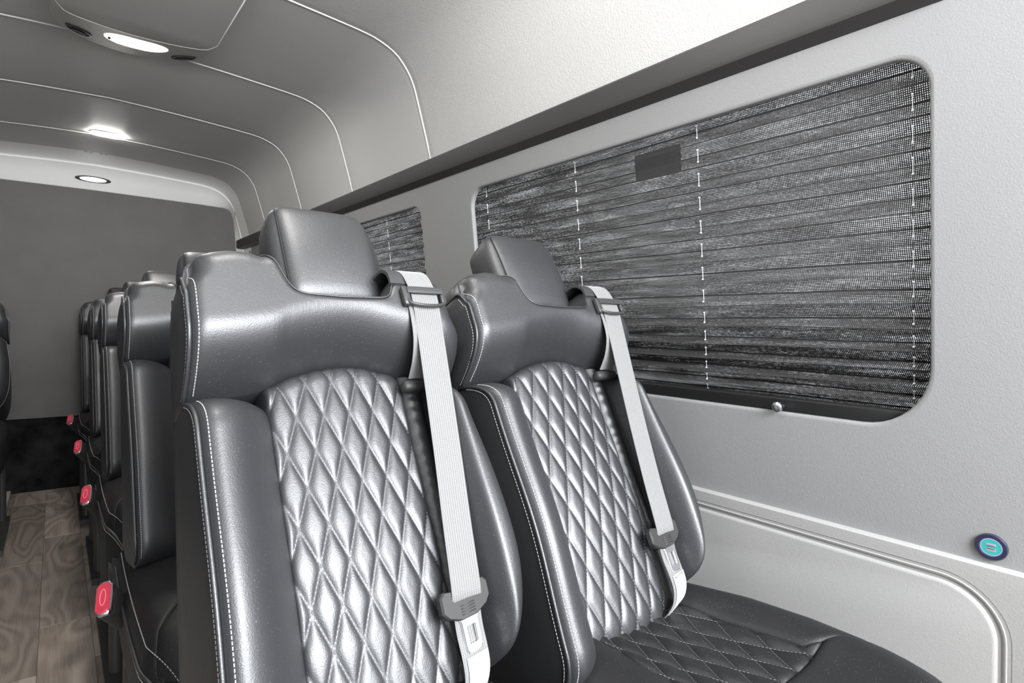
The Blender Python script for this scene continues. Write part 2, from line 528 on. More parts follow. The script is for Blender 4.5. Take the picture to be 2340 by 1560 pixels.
Z0W, Z1W = 0.0, 1.50
bm = bmesh.new()
def loop2(pts):
    vs = [bm.verts.new((wallx(z), y, z)) for y, z in pts]
    return [bm.edges.new((vs[i], vs[(i + 1) % len(vs)])) for i in range(len(vs))]
edges = loop2([(YF, Z0W), (YR + 0.1, Z0W), (YR + 0.1, Z1W), (YF, Z1W)])
for w in wins:
    edges += loop2(rr_outline(*w, grow=0.006))
bmesh.ops.triangle_fill(bm, edges=edges, use_beauty=True, use_dissolve=False, normal=Vector((-1, 0, -0.12)))
me = bpy.data.meshes.new('wall_right'); bm.to_mesh(me); bm.free(); me.materials.append(WALLV)
wall_r = bpy.data.objects.new('wall_right', me); COL.objects.link(wall_r); tag(wall_r, kind='structure')
# rounded vinyl return lip round each opening
for i, w in enumerate(wins):
    V = []; prof = [(0.006, 0.0), (0.0025, 0.0004), (0.0008, 0.0016), (0.0, 0.004), (0.0, 0.012)]
    n = len(rr_outline(*w))
    for g, dx in prof:
        V += [(wallx(z) + dx, y, z) for y, z in rr_outline(*w, grow=g)]
    F = [(a * n + k, (a + 1) * n + k, (a + 1) * n + (k + 1) % n, a * n + (k + 1) % n) for a in range(len(prof) - 1) for k in range(n)]
    mesh('window_surround', V, F, WALLV, wall_r)

# ---- outside skin round the glass so daylight only comes through the panes
for i, w in enumerate(wins):
    wr = empty('window_%d' % (i + 1), (wallx(w[2]), (w[0] + w[1]) / 2, w[2])); tag(wr, kind='structure')
    org = wr.location
    V = [(wallx(z) + 0.060, y, z) for y, z in rr_outline(*w, grow=0.125)]
    V2 = [(p[0] + 0.004, p[1], p[2]) for p in V]; n = len(V)
    F = [tuple(range(n))[::-1], tuple(range(n, 2 * n))] + [(k, (k + 1) % n, n + (k + 1) % n, n + k) for k in range(n)]
    o = mesh('glass_pane', V + V2, F, GLASS, wr, False, origin=org)
    V = []
    for g in (0.11, 0.15):
        V += [(wallx(z) + 0.058, y, z) for y, z in rr_outline(*w, grow=g)]
    F = [(k, (k + 1) % n, n + (k + 1) % n, n + k) for k in range(n)]
    V += [(x + 0.01, y, z) for x, y, z in V]
    F += [(2 * n + a, 2 * n + d, 2 * n + c, 2 * n + b) for a, b, c, d in F] + [(k, 2 * n + k, 2 * n + (k + 1) % n, (k + 1) % n) for k in range(n)]
    mesh('rubber_seal', V, F, BARM, wr, False, origin=org)

# ---- lower side panel with ledge and raised field
def extr_y(name, prof, y0, y1, mat, parent=None, kind=None, ang=35, ny=2):
    ys = np.linspace(y0, y1, ny); V = []; m = len(prof)
    for y in ys:
        V += [(x, y, z) for x, z in prof]
    F = [(i * m + k, (i + 1) * m + k, (i + 1) * m + k + 1, i * m + k + 1) for i in range(ny - 1) for k in range(m - 1)]
    o = mesh(name, V, F, mat, parent, True, kind=kind)
    return smooth_angle(o, ang)


def closed_y(name, prof, y0, y1, mat, parent=None, kind=None, ang=35):
    m = len(prof)
    V = [(x, y0, z) for x, z in prof] + [(x, y1, z) for x, z in prof]
    F = [(k, (k + 1) % m, m + (k + 1) % m, m + k) for k in range(m)] + [tuple(range(m))[::-1], tuple(range(m, 2 * m))]
    o = mesh(name, V, F, mat, parent, True, kind=kind)
    return smooth_angle(o, ang)


# ledge profile: projecting panel standing 14 mm proud of the wall
def wx(z, d): return wallx(z) - d
low_prof = [(wx(0.628, -0.004), 0.628), (wx(0.628, 0.006), 0.628), (wx(0.624, 0.012), 0.6245), (wx(0.60, 0.014), 0.600), (wx(0.30, 0.014), 0.30), (wx(0.0, 0.014), 0.0)]
low = extr_y('trim_1', low_prof, YF, YR, LOWV, kind='structure')
# raised field: rounded corner at the near end, with a moulded groove around it
def low_outline(d):
    pts = []
    y0, zt, r = 0.192 + d, 0.606 - d, 0.085 - d
    pts.append((YR - 0.02, zt))
    for k in range(13):
        a = R(90 + 90 * k / 12)
        pts.append((y0 + r * 1.0 + r * math.cos(a), zt - r + r * math.sin(a)))
    pts.append((y0, 0.02))
    return pts
V = []; rows = [(0.0, 0.0145), (0.0015, 0.0115), (0.004, 0.0115), (0.0065, 0.0155), (0.010, 0.0155), (0.0125, 0.0125), (0.0145, 0.0125), (0.018, 0.0170), (0.022, 0.0180)]
for d, h in rows:
    V += [(wx(z, h), y, z) for y, z in low_outline(d)]
m = len(low_outline(0))
F = [(a * m + k, (a + 1) * m + k, (a + 1) * m + k + 1, a * m + k + 1) for a in range(len(rows) - 1) for k in range(m - 1)]
base = (len(rows) - 1) * m
V.append((wx(0.02, 0.018), YR - 0.02, 0.02))
F.append(tuple(range(base, base + m)) + (len(V) - 1,))
o = mesh('raised_field', V, F, LOWV, low, True); smooth_angle(o, 50)

# ---- dark rail above the windows
rail_prof = [(wallx(1.462) + 0.006, 1.463), (wallx(1.461) - 0.018, 1.461), (wallx(1.456) - 0.0235, 1.4555), (wallx(1.416) - 0.026, 1.415), (wallx(1.410) - 0.024, 1.4085), (wallx(1.405) - 0.018, 1.405), (wallx(1.397) + 0.004, 1.396)]
rail = closed_y('trim_2', rail_prof, 0.27, YR - 0.02, RAILM, kind='structure', ang=30)

# ---- ceiling: headliner panels with piping in the seams
half = [(0.934, 1.452), (0.918, 1.510), (0.905, 1.555), (0.884, 1.625), (0.866, 1.680), (0.843, 1.720), (0.806, 1.757), (0.756, 1.779), (0.700, 1.790), (0.560, 1.801), (0.380, 1.812), (0.170, 1.820)]
hp = spline([(x, z) for x, z in half], 0.022)
CX = 0.17
prof = np.vstack([hp, np.array([(2 * CX - x, z) for x, z in hp[::-1][1:]])])
seams = [YF, 1.62, 2.232, 2.83, 3.43, 3.86]
ceil_root = empty('ceiling', (CX, 1.4, 1.8)); tag(ceil_root, kind='structure')
org = ceil_root.location
for a, b in zip(seams[:-1], seams[1:]):
    ys = np.concatenate([[a + 0.0005, a + 0.003, a + 0.008], np.linspace(a + 0.03, b - 0.03, 6), [b - 0.008, b - 0.003, b - 0.0005]])
    V = []; m = len(prof)
    for y in ys:
        e = min(y - a, b - y); d = 0.0035 * math.exp(-e / 0.004)
        c = prof - np.array([CX, 1.45]); L = np.linalg.norm(c, axis=1)[:, None]
        q = prof + c / L * d
        V += [(x, y, z) for x, z in q]
    mesh('headliner_panel', V, [f[::-1] for f in gridf(len(ys), m)], HEADL, ceil_root, origin=org)
for y in seams[1:-1]:
    mb = MB(); mb.tube([(x, y, z) for x, z in prof], 0.0023, 6)
    mb.build('piping', PIPEW, ceil_root, origin=org)

# ---- rear bulkhead: header cove, panel, carpet
panel_half = [(0.905, 0.40), (0.912, 0.9), (0.914, 1.38), (0.900, 1.56), (0.893, 1.60), (0.878, 1.640), (0.850, 1.656), (0.70, 1.660), (0.17, 1.664)]
inner = np.vstack([np.array(panel_half), np.array([(2 * CX - x, z) for x, z in panel_half[::-1][1:]])])
outer_h = [(wallx(0.4), 0.40), (wallx(0.9), 0.9), (wallx(1.38), 1.38)] + [(x, z) for x, z in half[1:]]
outer_h = np.vstack([np.array(outer_h[:3]), hp[1:]])
outer = np.vstack([outer_h, np.array([(2 * CX - x, z) for x, z in outer_h[::-1][1:]])])
inn = resample(inner, 0.02)
def par(P, n):
    P = np.asarray(P, float); d = np.linalg.norm(np.diff(P, axis=0), axis=1); L = np.concatenate([[0], np.cumsum(d)])
    # piecewise: sides up to z 1.38 carry the same share of samples on both outlines
    k1 = int(np.argmax(P[:, 1] > 1.37)); k2 = len(P) - 1 - int(np.argmax(P[::-1, 1] > 1.37))
    t = np.concatenate([np.linspace(0, L[k1], 8, endpoint=False), np.linspace(L[k1], L[k2], n - 15, endpoint=False), np.linspace(L[k2], L[-1], 8)])
    return np.stack([np.interp(t, L, P[:, k]) for k in range(2)], 1)
A = par(outer, 110); B = par(inner, 110)
V = []
steps = [(0.0, 3.80), (0.0, 3.862), (0.05, 3.92), (0.14, 3.965), (0.20, 3.978), (0.215, 3.976), (0.23, 3.980), (0.6, 4.02), (0.97, 4.048), (1.0, 4.052), (1.0, 4.062)]
for t, y in steps:
    q = A * (1 - t) + B * t
    V += [(x, y + 0.0, z) for x, z in q]
header = mesh('wall_rear', V, [f[::-1] for f in gridf(len(steps), len(A))], HEADW); tag(header, kind='structure')
V = [(x, 4.058, z) for x, z in inner]
V += [(x, 4.09, z) for x, z in inner]; n = len(inner)
rp = mesh('rear_panel', V, [tuple(range(n)), tuple(range(n, 2 * n))[::-1]] + [(k, (k + 1) % n, n + (k + 1) % n, n + k) for k in range(n)], PANELG, header, False)
mb = MB(); mb.box((0.17, 4.075, 0.222), (1.72, 0.02, 0.444)); mb.build('carpet_riser', CARPET, header, False)

# ---- left wall (out of view, closed and coloured dark to cut bounce light)
def lwx(z): return 2 * CX - wallx(z)
V = [(lwx(0), YF, 0), (lwx(0), YR + 0.1, 0), (lwx(1.5), YR + 0.1, 1.5), (lwx(1.5), YF, 1.5)]
V += [(x - 0.05, y, z) for x, y, z in V]
mesh_l = mesh('wall_left', V, [(0, 1, 2, 3), (7, 6, 5, 4), (0, 4, 5, 1), (1, 5, 6, 2), (2, 6, 7, 3), (3, 7, 4, 0)], simple('dark_wall_vinyl', (0.07, 0.07, 0.07), 0.55, bs=400, bstr=0.2), None, False); tag(mesh_l, kind='structure')

# ---- floor: wood-look planks
floor = empty('floor', (CX, 1.4, 0)); tag(floor, kind='structure')
org = np.array(floor.location)
mb = MB(); mb.box((CX, 1.4, -0.012), (1.9, 5.6, 0.012)); mb.build('subfloor', BARM, floor, False, origin=org)
pw = 0.127; xs0 = -0.042 - 5 * pw
def plank_mesh(L):
    b = 0.0012; w = pw / 2 - 0.0002; l = L / 2 - 0.0002
    V = [(-w, -l, -0.006), (w, -l, -0.006), (w, l, -0.006), (-w, l, -0.006), (-w, -l, -b), (w, -l, -b), (w, l, -b), (-w, l, -b),
         (-w + b, -l + b, 0), (w - b, -l + b, 0), (w - b, l - b, 0), (-w + b, l - b, 0)]
    F = [(0, 1, 5, 4), (1, 2, 6, 5), (2, 3, 7, 6), (3, 0, 4, 7), (4, 5, 9, 8), (5, 6, 10, 9), (6, 7, 11, 10), (7, 4, 8, 11), (8, 9, 10, 11)]
    return V, F
pm = {}
for c in range(14):
    x = xs0 + (c + 0.5) * pw
    if x > 1.06: break
    y = YF - random.uniform(0, 0.8) if c not in (4, 5) else (YF - 0.45 if c == 4 else YF - 0.15)
    while y < YR:
        L = 0.915; y1 = min(y + L, YR + 0.005); y0 = max(y, YF)
        if y1 - y0 > 0.03:
            key = round(y1 - y0, 3)
            if key not in pm:
                V, F = plank_mesh(y1 - y0)
                o = mesh('plank', V, F, WOOD, floor, False); pm[key] = o.data
            else:
                o = bpy.data.objects.new('plank', pm[key]); COL.objects.link(o); o.parent = floor
            o.location = (x - org[0], (y0 + y1) / 2 - org[1], 0)
        y += L
# pale plinth that carries the left-hand seat
V = [(-0.70, 3.25), (-0.184, 3.25), (-0.184, YR), (-0.70, YR)]
mb = MB(); mb.box((-0.44, 2.9, 0.011), (0.50, 2.3, 0.022)); pl = mb.build('trim_3', PLINTH, None, False); tag(pl, kind='structure')


# ================================================================== SEATS
SA, CA = math.sin(math.atan(0.54)), math.cos(math.atan(0.54))
OX, OY = 0.305, 0.60


def F3(x, v, w):
    """seat-back frame -> seat coordinates (x across, v up the reclined back, w towards the sitter)"""
    x, v, w = np.broadcast_arrays(np.asarray(x, float), np.asarray(v, float), np.asarray(w, float))
    return np.stack([x - OX, 0.733 + v * SA - w * CA - OY, 0.85 + v * CA + w * SA], -1)


def wback(v):
    """depth at which the (nearly upright) rear shell lies"""
    v = np.asarray(v, float)
    y, z = 0.733 + v * SA, 0.85 + v * CA
    return np.minimum((y - 0.785 - 0.17 * (z - 0.5)) / (CA + 0.17 * SA), -0.045)


def roll(d, Rr, dep):
    t = np.clip(1 - np.maximum(d, 0) / Rr, 0, 1)
    return dep * (1 - np.sqrt(np.maximum(0, 1 - t * t)))


def rollp(d, Rr, dep, p=2.4):
    return dep * np.clip(1 - np.maximum(d, 0) / Rr, 0, 1) ** p


def rollc(terms):
    """several rounded edges meeting in a rounded corner"""
    ts = [np.clip(1 - np.maximum(d, 0) / r_, 0, 1) for d, r_, _ in terms]
    q = sum(t * t for t in ts); dep = sum(t * t * d[2] for t, d in zip(ts, terms)) / np.maximum(q, 1e-9)
    return dep * (1 - np.sqrt(np.maximum(0, 1 - np.minimum(q, 1))))


def segdist(px, pv, poly):
    P = np.asarray(poly, float)
    best = np.full(px.shape, 9.0)
    for a, b in zip(P[:-1], P[1:]):
        d = b - a; L = d @ d
        if L < 1e-14: continue
        t = np.clip(((px - a[0]) * d[0] + (pv - a[1]) * d[1]) / L, 0, 1)
        best = np.minimum(best, np.hypot(px - a[0] - t * d[0], pv - a[1] - t * d[1]))
    return best


VJ = [(0.10, 0.016), (0.118, 0.018), (0.160, 0.022), (0.206, 0.030), (0.230, 0.040), (0.260, 0.049), (0.300, 0.055), (0.335, 0.054), (0.365, 0.047), (0.394, 0.039), (0.430, 0.030), (0.475, 0.020), (0.51, 0.014)]
VJ = [tuple(q) for q in spline(VJ, 0.006)]
VT = [(0.119, 0.158), (0.1205, 0.168), (0.1235, 0.178), (0.130, 0.188), (0.145, 0.195), (0.170, 0.201), (0.195, 0.200), (0.208, 0.195), (0.216, 0.186), (0.223, 0.171), (0.229, 0.153), (0.235, 0.138), (0.243, 0.131), (0.255, 0.128), (0.300, 0.126), (0.355, 0.127), (0.366, 0.129), (0.372, 0.136), (0.377, 0.152), (0.384, 0.167), (0.394, 0.176), (0.41, 0.180), (0.435, 0.180), (0.455, 0.176), (0.470, 0.163), (0.479, 0.145), (0.486, 0.110)]
_p = resample(VT, 0.003)
for _ in range(5):
    _p[1:-1] = (_p[:-2] + _p[1:-1] * 2 + _p[2:]) / 4
VT = [tuple(q) for q in _p]


def skirted(name, X, Vv, Wv, mat, parent, depth=None, sides='LRTB', inset=0.0):
    """grid patch (rows along v, columns along x) with skirts going back to depth (array fn of v or number)"""
    ni, nj = X.shape
    P = F3(X, Vv, Wv).reshape(-1, 3)
    F = gridf(ni, nj)
    V = [P]; off = ni * nj
    def sk(idx):
        nonlocal off
        idx = np.asarray(idx)
        x = X.ravel()[idx]; v = Vv.ravel()[idx]; w = Wv.ravel()[idx]
        wb = np.minimum(depth(v) if callable(depth) else np.full_like(v, depth), w - 0.002)
        n = 4
        for k in range(1, n):
            V.append(F3(x, v, w + (wb - w) * k / (n - 1)))
        m = len(idx)
        prev = idx
        for k in range(1, n):
            cur = off + np.arange(m)
            for a in range(m - 1):
                F.append((int(prev[a]), int(prev[a + 1]), int(cur[a + 1]), int(cur[a])))
            prev = cur; off += m
    G = np.arange(ni * nj).reshape(ni, nj)
    if 'L' in sides: sk(G[:, 0])
    if 'R' in sides: sk(G[::-1, -1])
    if 'T' in sides: sk(G[-1, :])
    if 'B' in sides: sk(G[0, ::-1])
    o = mesh(name, np.concatenate(V), F, mat, parent)
    bm = bmesh.new(); bm.from_mesh(o.data)
    bmesh.ops.recalc_face_normals(bm, faces=bm.faces)
    bm.to_mesh(o.data); bm.free()
    return o


# --- surface depth functions (w) of the pads
def head_w(x, v):
    top = [(a, b) for a, b in VT]
    bot = [(a, b) for a, b in VJ if 0.117 < a < 0.49]
    bot = [(0.118, float(I(0.118, VJ)))] + [b for b in bot if b[0] > 0.119] + [(0.4865, float(I(0.4865, VJ)))]
    base = 0.052 + 0.0 * v
    notch = segdist(x, v, [p for p in VT if 0.205 < p[0] < 0.392])
    shl = segdist(x, v, [p for p in VT if p[0] < 0.207]); shr = segdist(x, v, [p for p in VT if p[0] > 0.390])
    db = v - I(x, VJ)
    w = base - rollp(db, 0.074, 0.085, 2.2) - roll(notch, 0.008, 0.008)
    w = w - rollc([(shl, 0.034, 0.045), (x - 0.119, 0.018, 0.016)]) - rollc([(shr, 0.034, 0.045), (0.4865 - x, 0.045, 0.050)])
    return np.maximum(w, np.maximum(wback(v), -0.075))


XRL = [(-0.46, 0.405), (-0.40, 0.412), (-0.37, 0.430), (-0.345, 0.456), (-0.31, 0.478), (-0.26, 0.491), (-0.20, 0.494), (-0.12, 0.492), (-0.05, 0.484), (0.03, 0.474), (0.06, 0.47)]
XRL = [(b, a) for a, b in [(q[1], q[0]) for q in spline(XRL, 0.006)]]
XLL = [(-0.46, 0.118), (-0.40, 0.119), (-0.2, 0.119), (0.0, 0.119), (0.06, 0.119)]
VB = -0.425


def lumbar(v):
    return 0.012 * np.exp(-((v + 0.22) / 0.11) ** 2)


def bolsterL_w(x, v):
    xl = I(v, XLL)
    base = 0.046 + lumbar(v) - 0.0 * x
    w = base - roll(x - xl, 0.018, 0.018) - rollp(0.207 - x, 0.072, 0.068 + lumbar(v) * 0.6, 1.9) - rollp(I(x, VJ) - v, 0.060, 0.070, 2.6) - roll(v - VB, 0.05, 0.05)
    return w


def bolsterR_w(x, v):
    xr = I(v, XRL)
    base = 0.040 + lumbar(v)
    w = base - rollp(xr - x, 0.040, 0.055, 2.4) - rollp(x - 0.424, 0.026, 0.058, 2.2) - rollp(I(x, VJ) - v, 0.060, 0.070, 2.6) - roll(v - VB, 0.05, 0.05)
    return w


QX, QV, QX0, QV0 = 0.0342, 0.0912, 0.2385, -0.0142
XI0, XI1 = 0.206, 0.394


def quilt(a, b, p=3.4):
    da = abs(a - np.round(a)); db = abs(b - np.round(b))
    return (1 - (1 - 2 * da) ** p) * (1 - (1 - 2 * db) ** p)


def insert_base(x, v):
    return -0.022 + 0.3 * lumbar(v) + 0.006 * (1 - ((x - 0.30) / 0.095) ** 2) - roll(I(x, VJ) - v, 0.02, 0.014) - roll(x - XI0, 0.007, 0.009) - roll(XI1 - x, 0.007, 0.009) - roll(v - VB, 0.06, 0.04)


def insert_w(x, v):
    a = (x - QX0) / QX + (v - QV0) / QV; b = (x - QX0) / QX - (v - QV0) / QV
    return insert_base(x, v) + 0.0036 * quilt(a, b)


def patch_cols(xs, vb, vt, n):
    t = clus(n, 1.7)
    X = np.broadcast_to(xs[None, :], (n, len(xs))).copy()
    return X, vb[None, :] + (vt - vb)[None, :] * t[:, None]


def diag_lines(xmin, xmax, vmin_f, vmax_f, X0, V0, PX, PV, step=0.0012):
    """quilting lines clipped to a region, as lists of (x, v)"""
    out = []
    for sgn in (1, -1):
        for k in range(-30, 31):
            # line: (x-X0)/PX + sgn*(v-V0)/PV = k
            x = np.arange(xmin, xmax, step * 0.35)
            v = V0 + sgn * PV * (k - (x - X0) / PX)
            ok = (v > vmin_f(x)) & (v < vmax_f(x))
            if ok.sum() > 6:
                out.append((x[ok], v[ok]))
    return out


def arr(a, k): return np.array([p[k] for p in a])


def make_back(root):
    # head pad
    xs = np.unique(np.concatenate([0.119 + (0.4865 - 0.119) * clus(70, 1.5), np.linspace(0.205, 0.26, 26), np.linspace(0.36, 0.395, 18)]))
    X, Vv = patch_cols(xs, I(xs, VJ), I(xs, VT), 70)
    head = skirted('head_pad', X, Vv, head_w(X, Vv), LEA, root, wback)
    # side bolsters
    xs = XI0 * 0 + 0.119 + (0.207 - 0.119) * clus(34)
    X, Vv = patch_cols(xs, np.full_like(xs, VB), I(xs, VJ) - 0.001, 110)
    skirted('side_bolster', X, Vv, bolsterL_w(X, Vv), LEA, root, lambda v: np.maximum(wback(v), -0.09))
    t = clus(40)
    vs = VB + clus(110, 1.7)[:, None] * np.ones((1, 40))
    X = np.zeros((110, 40)); Vv = np.zeros((110, 40))
    tt = clus(110, 1.7)
    for j in range(40):
        v1 = I(0.424 + t[j] * 0.05, VJ) - 0.001
        Vv[:, j] = VB + (v1 - VB) * tt
        X[:, j] = 0.424 + t[j] * (I(Vv[:, j], XRL) - 0.424)
    skirted('side_bolster', X, Vv, bolsterR_w(X, Vv), LEA, root, wback)
    # quilted insert
    xs = np.linspace(XI0, XI1, 126)
    n = 300; tl = np.linspace(0, 1, n)
    X = np.broadcast_to(xs[None, :], (n, len(xs))).copy()
    vt = I(xs, VJ) - 0.0005
    Vv = VB + (vt - VB)[None, :] * tl[:, None]
    ins = skirted('quilted_insert', X, Vv, insert_w(X, Vv), LEA, root, -0.07)
    st = MB()
    for x, v in diag_lines(XI0 + 0.004, XI1 - 0.004, lambda x: np.full_like(x, VB + 0.02), lambda x: I(x, VJ) - 0.006, QX0, QV0, QX, QV):
        dashes(st, F3(x, v, insert_base(x, v) + 0.0002), 0.0032, 0.0022, 0.0006)
    st.build('stitching', THREAD_Q, ins, False, kind='stuff')
    # wrinkled belt channel between insert and right bolster
    xs = np.linspace(XI1, 0.426, 24)
    X, Vv = patch_cols(xs, np.full_like(xs, VB), I(xs, VJ) - 0.001, 260)
    u = (X - XI1) / (0.426 - XI1)
    wr = 0.0007 * np.sin((Vv * 1.0 + 0.35 * X) * 330 + 1.5 * np.sin(Vv * 61)) * np.clip((Vv + 0.40) / 0.25, 0.15, 1) * np.sin(np.clip(u, 0, 1) * math.pi) * np.clip((0.02 - Vv) / 0.02, 0, 1)
    Wv = -0.030 + 0.010 * np.sin(u * math.pi) ** 0.8 + wr - roll(Vv - VB, 0.05, 0.04)
    skirted('belt_channel', X, Vv, Wv, LEA, root, -0.07)
    # left outer side panels (upper and lower) from the piping back to the rear shell
    def wedge(v):      # depth of the front pads at their left edge
        wh = head_w(np.full_like(v, 0.1195), v); wl = bolsterL_w(np.full_like(v, 0.1195), v)
        return np.where(v > I(np.full_like(v, 0.119), VJ), wh, wl)
    for (v0, v1, bul) in ((0.0185, 0.157, 0.010), (VB, 0.0175, 0.006)):
        nv, nu = 50, 16
        v = v0 + (v1 - v0) * clus(nv, 1.5); w0 = wedge(v) - 0.001
        V2 = np.repeat(v[:, None], nu, 1); u = np.linspace(0, 1, nu)[None, :]
        wb = wback(v)
        Wv = w0[:, None] + (wb - w0)[:, None] * u
        e = np.clip((v - v0) / 0.03, 0, 1) * np.clip((v1 - v) / 0.05, 0, 1)
        X = 0.1185 - bul * np.sin(np.clip(u * 1.15, 0, 1) * math.pi) ** 0.7 * np.sqrt(np.maximum(e, 0))[:, None] - 0.002 * u
        o = mesh('side_panel', F3(X, V2, Wv).reshape(-1, 3), gridf(nv, nu), LEA_SIDE, root)
        bm = bmesh.new(); bm.from_mesh(o.data); bmesh.ops.recalc_face_normals(bm, faces=bm.faces)
        if sum(f.normal.x for f in bm.faces) > 0:
            bmesh.ops.reverse_faces(bm, faces=bm.faces)
        bm.to_mesh(o.data); bm.free()
    # rear shell
    nv, nu = 40, 20
    v = np.linspace(VB, 0.172, nv); u = np.linspace(0, 1, nu)
    xr = np.where(v > 0.02, np.minimum(0.484, 0.487 - 0.9 * np.clip(v - 0.12, 0, 1)), I(v, XRL))
    X = 0.1175 + (xr - 0.1175)[:, None] * u[None, :]; V2 = np.repeat(v[:, None], nu, 1)
    Wv = wback(V2) - 0.012 * np.sin(u * math.pi)[None, :] ** 0.5
    mesh('rear_shell', F3(X, V2, Wv).reshape(-1, 3), [f[::-1] for f in gridf(nv, nu)], LEA_SIDE, root)
    # piping with twin rows of stitches down the left front edge
    v = np.linspace(VB + 0.005, 0.152, 160)
    pip = F3(np.full_like(v, 0.1175), v, wedge(v) + 0.0015)
    w_e = float(wedge(np.array([0.152]))[0]); tail = F3([0.1176, 0.1180, 0.1186, 0.1192], [0.156, 0.1585, 0.1595, 0.159], [w_e - 0.003, w_e - 0.011, w_e - 0.026, w_e - 0.045])
    mb = MB(); mb.tube(np.vstack([pip, tail]), 0.0026, 8)
    p = mb.build('piping', LEA, root)
    st = MB()
    vh = np.linspace(0.024, 0.165, 120); vl = np.linspace(VB + 0.01, 0.012, 200)
    dashes(st, F3(np.full_like(vh, 0.1262), vh, head_w(np.full_like(vh, 0.1262), vh) + 0.0003), 0.0032, 0.0014, 0.00055)
    dashes(st, F3(np.full_like(vl, 0.1262), vl, bolsterL_w(np.full_like(vl, 0.1262), vl) + 0.0003), 0.0032, 0.0014, 0.00055)
    for vv in (vh[:-12], vl):
        dashes(st, F3(np.full_like(vv, 0.1160), vv, wedge(vv) - 0.007), 0.0032, 0.0014, 0.00055)
    # single row down the right outer edge
    vr = np.linspace(0.03, 0.15, 60); xr = np.minimum(0.4868, 0.487 - 0.0 * vr)
    dashes(st, F3(xr * np.ones_like(vr), np.minimum(vr, I(xr * np.ones_like(vr), VT)), head_w(np.full_like(vr, 0.4855), vr) - 0.006), 0.0032, 0.0014, 0.0005)
    vr = np.linspace(VB + 0.02, 0.01, 180); xr = I(vr, XRL)
    dashes(st, F3(xr + 0.0004, vr, bolsterR_w(xr - 0.0005, vr) - 0.006), 0.0032, 0.0014, 0.0005)
    # notch edge line
    nt_ = np.array([q for q in VT if 0.20 < q[0] < 0.38]); nt_ = resample(nt_, 0.002)
    st.build('stitching', THREAD, p, False, kind='stuff')
    mb = MB(); mb.tube(F3(nt_[:, 0], nt_[:, 1] - 0.001, head_w(nt_[:, 0], nt_[:, 1] - 0.0025) + 0.0008), 0.0013, 6)
    mb.build('notch_piping', LEA, head)
    # little corner gusset of folded leather at the top left of the insert
    return root


def make_headrest(root):
    V, F = rbox((0.077, 0.050, 0.092), 0.025, 16, 0.007)
    # taper: a little narrower at the foot and at the top right
    zz = V[:, 2] / 0.092; yy = V[:, 1] / 0.050
    V = V.copy()
    V[:, 0] *= 1 - 0.07 * np.clip(-zz, 0, 1) ** 2 - 0.05 * np.clip(zz, 0, 1) ** 2 - 0.04 * np.clip(yy, 0, 1)
    V[:, 0] *= 1 - 0.16 * np.clip((zz - 0.45) / 0.55, 0, 1) ** 2 * (V[:, 0] > 0)
    V[:, 1] += 0.008 * (zz ** 2) * (yy < 0)
    a = R(33)     # tilted back with the seat
    c, s = math.cos(a), math.sin(a)
    fr = np.array([0.320, 0.845, 1.056])
    cen = fr + np.array([0, 0.048 * c, -0.048 * s])
    def T(p):
        p = np.asarray(p, float)
        return np.stack([cen[0] + p[:, 0] - OX, cen[1] + p[:, 1] * c + p[:, 2] * s - OY, cen[2] - p[:, 1] * s + p[:, 2] * c], 1)
    h = mesh('headrest', T(V), F, LEA, root)
    for sx in (-1,):
        mb = MB()
        z = np.linspace(-0.076, 0.073, 30); t = z / 0.092
        x = sx * (0.077 - 0.0072) * (1 - 0.07 * np.clip(-t, 0, 1) ** 2 - 0.05 * np.clip(t, 0, 1) ** 2)
        y = -0.050 + 0.0072 + 0.008 * t ** 2 - 0.001 - 0.002 * (1 - t ** 2)
        mb.tube(T(np.stack([x, y, z], 1)), 0.0015, 6)
        mb.build('piping', SEAM, h)
    for sx in (-0.035, 0.035):
        mb = MB(); mb.tube(T(np.array([[sx, 0.0, -0.075], [sx, 0.004, -0.13]])), 0.006, 10)
        mb.build('post', STEEL, h)
    return h


# --- seat cushion (plan outline given by half-edges in seat coordinates)
CY0, CY1 = 0.165, 0.735           # front and back, world y of the first row
LOW = dict(zt=0.462, ys=0.415, y1=0.735,
           il=[(0.10, 0.035), (0.20, 0.018), (0.26, 0.03), (0.33, 0.075), (0.415, 0.120), (0.735, 0.155)],
           ir=[(0.10, 0.035), (0.20, 0.018), (0.26, 0.03), (0.33, 0.075), (0.415, 0.120), (0.735, 0.155)], ro=[(0.10, 0.0), (0.7, 0.0)])
HIGH = dict(zt=0.495, ys=0.362, y1=0.66,
            il=[(0.10, 0.035), (0.20, 0.020), (0.26, 0.035), (0.31, 0.075), (0.362, 0.112), (0.66, 0.100)],
            ir=[(0.10, 0.030), (0.20, 0.016), (0.26, 0.014), (0.29, 0.022), (0.345, 0.060), (0.376, 0.105), (0.594, 0.150), (0.66, 0.16)],
            ro=[(0.16, 0.06), (0.19, 0.045), (0.226, 0.034), (0.25, 0.022), (0.277, 0.012), (0.328, 0.001), (0.403, 0.0), (0.497, 0.014), (0.62, 0.060), (0.66, 0.085)])
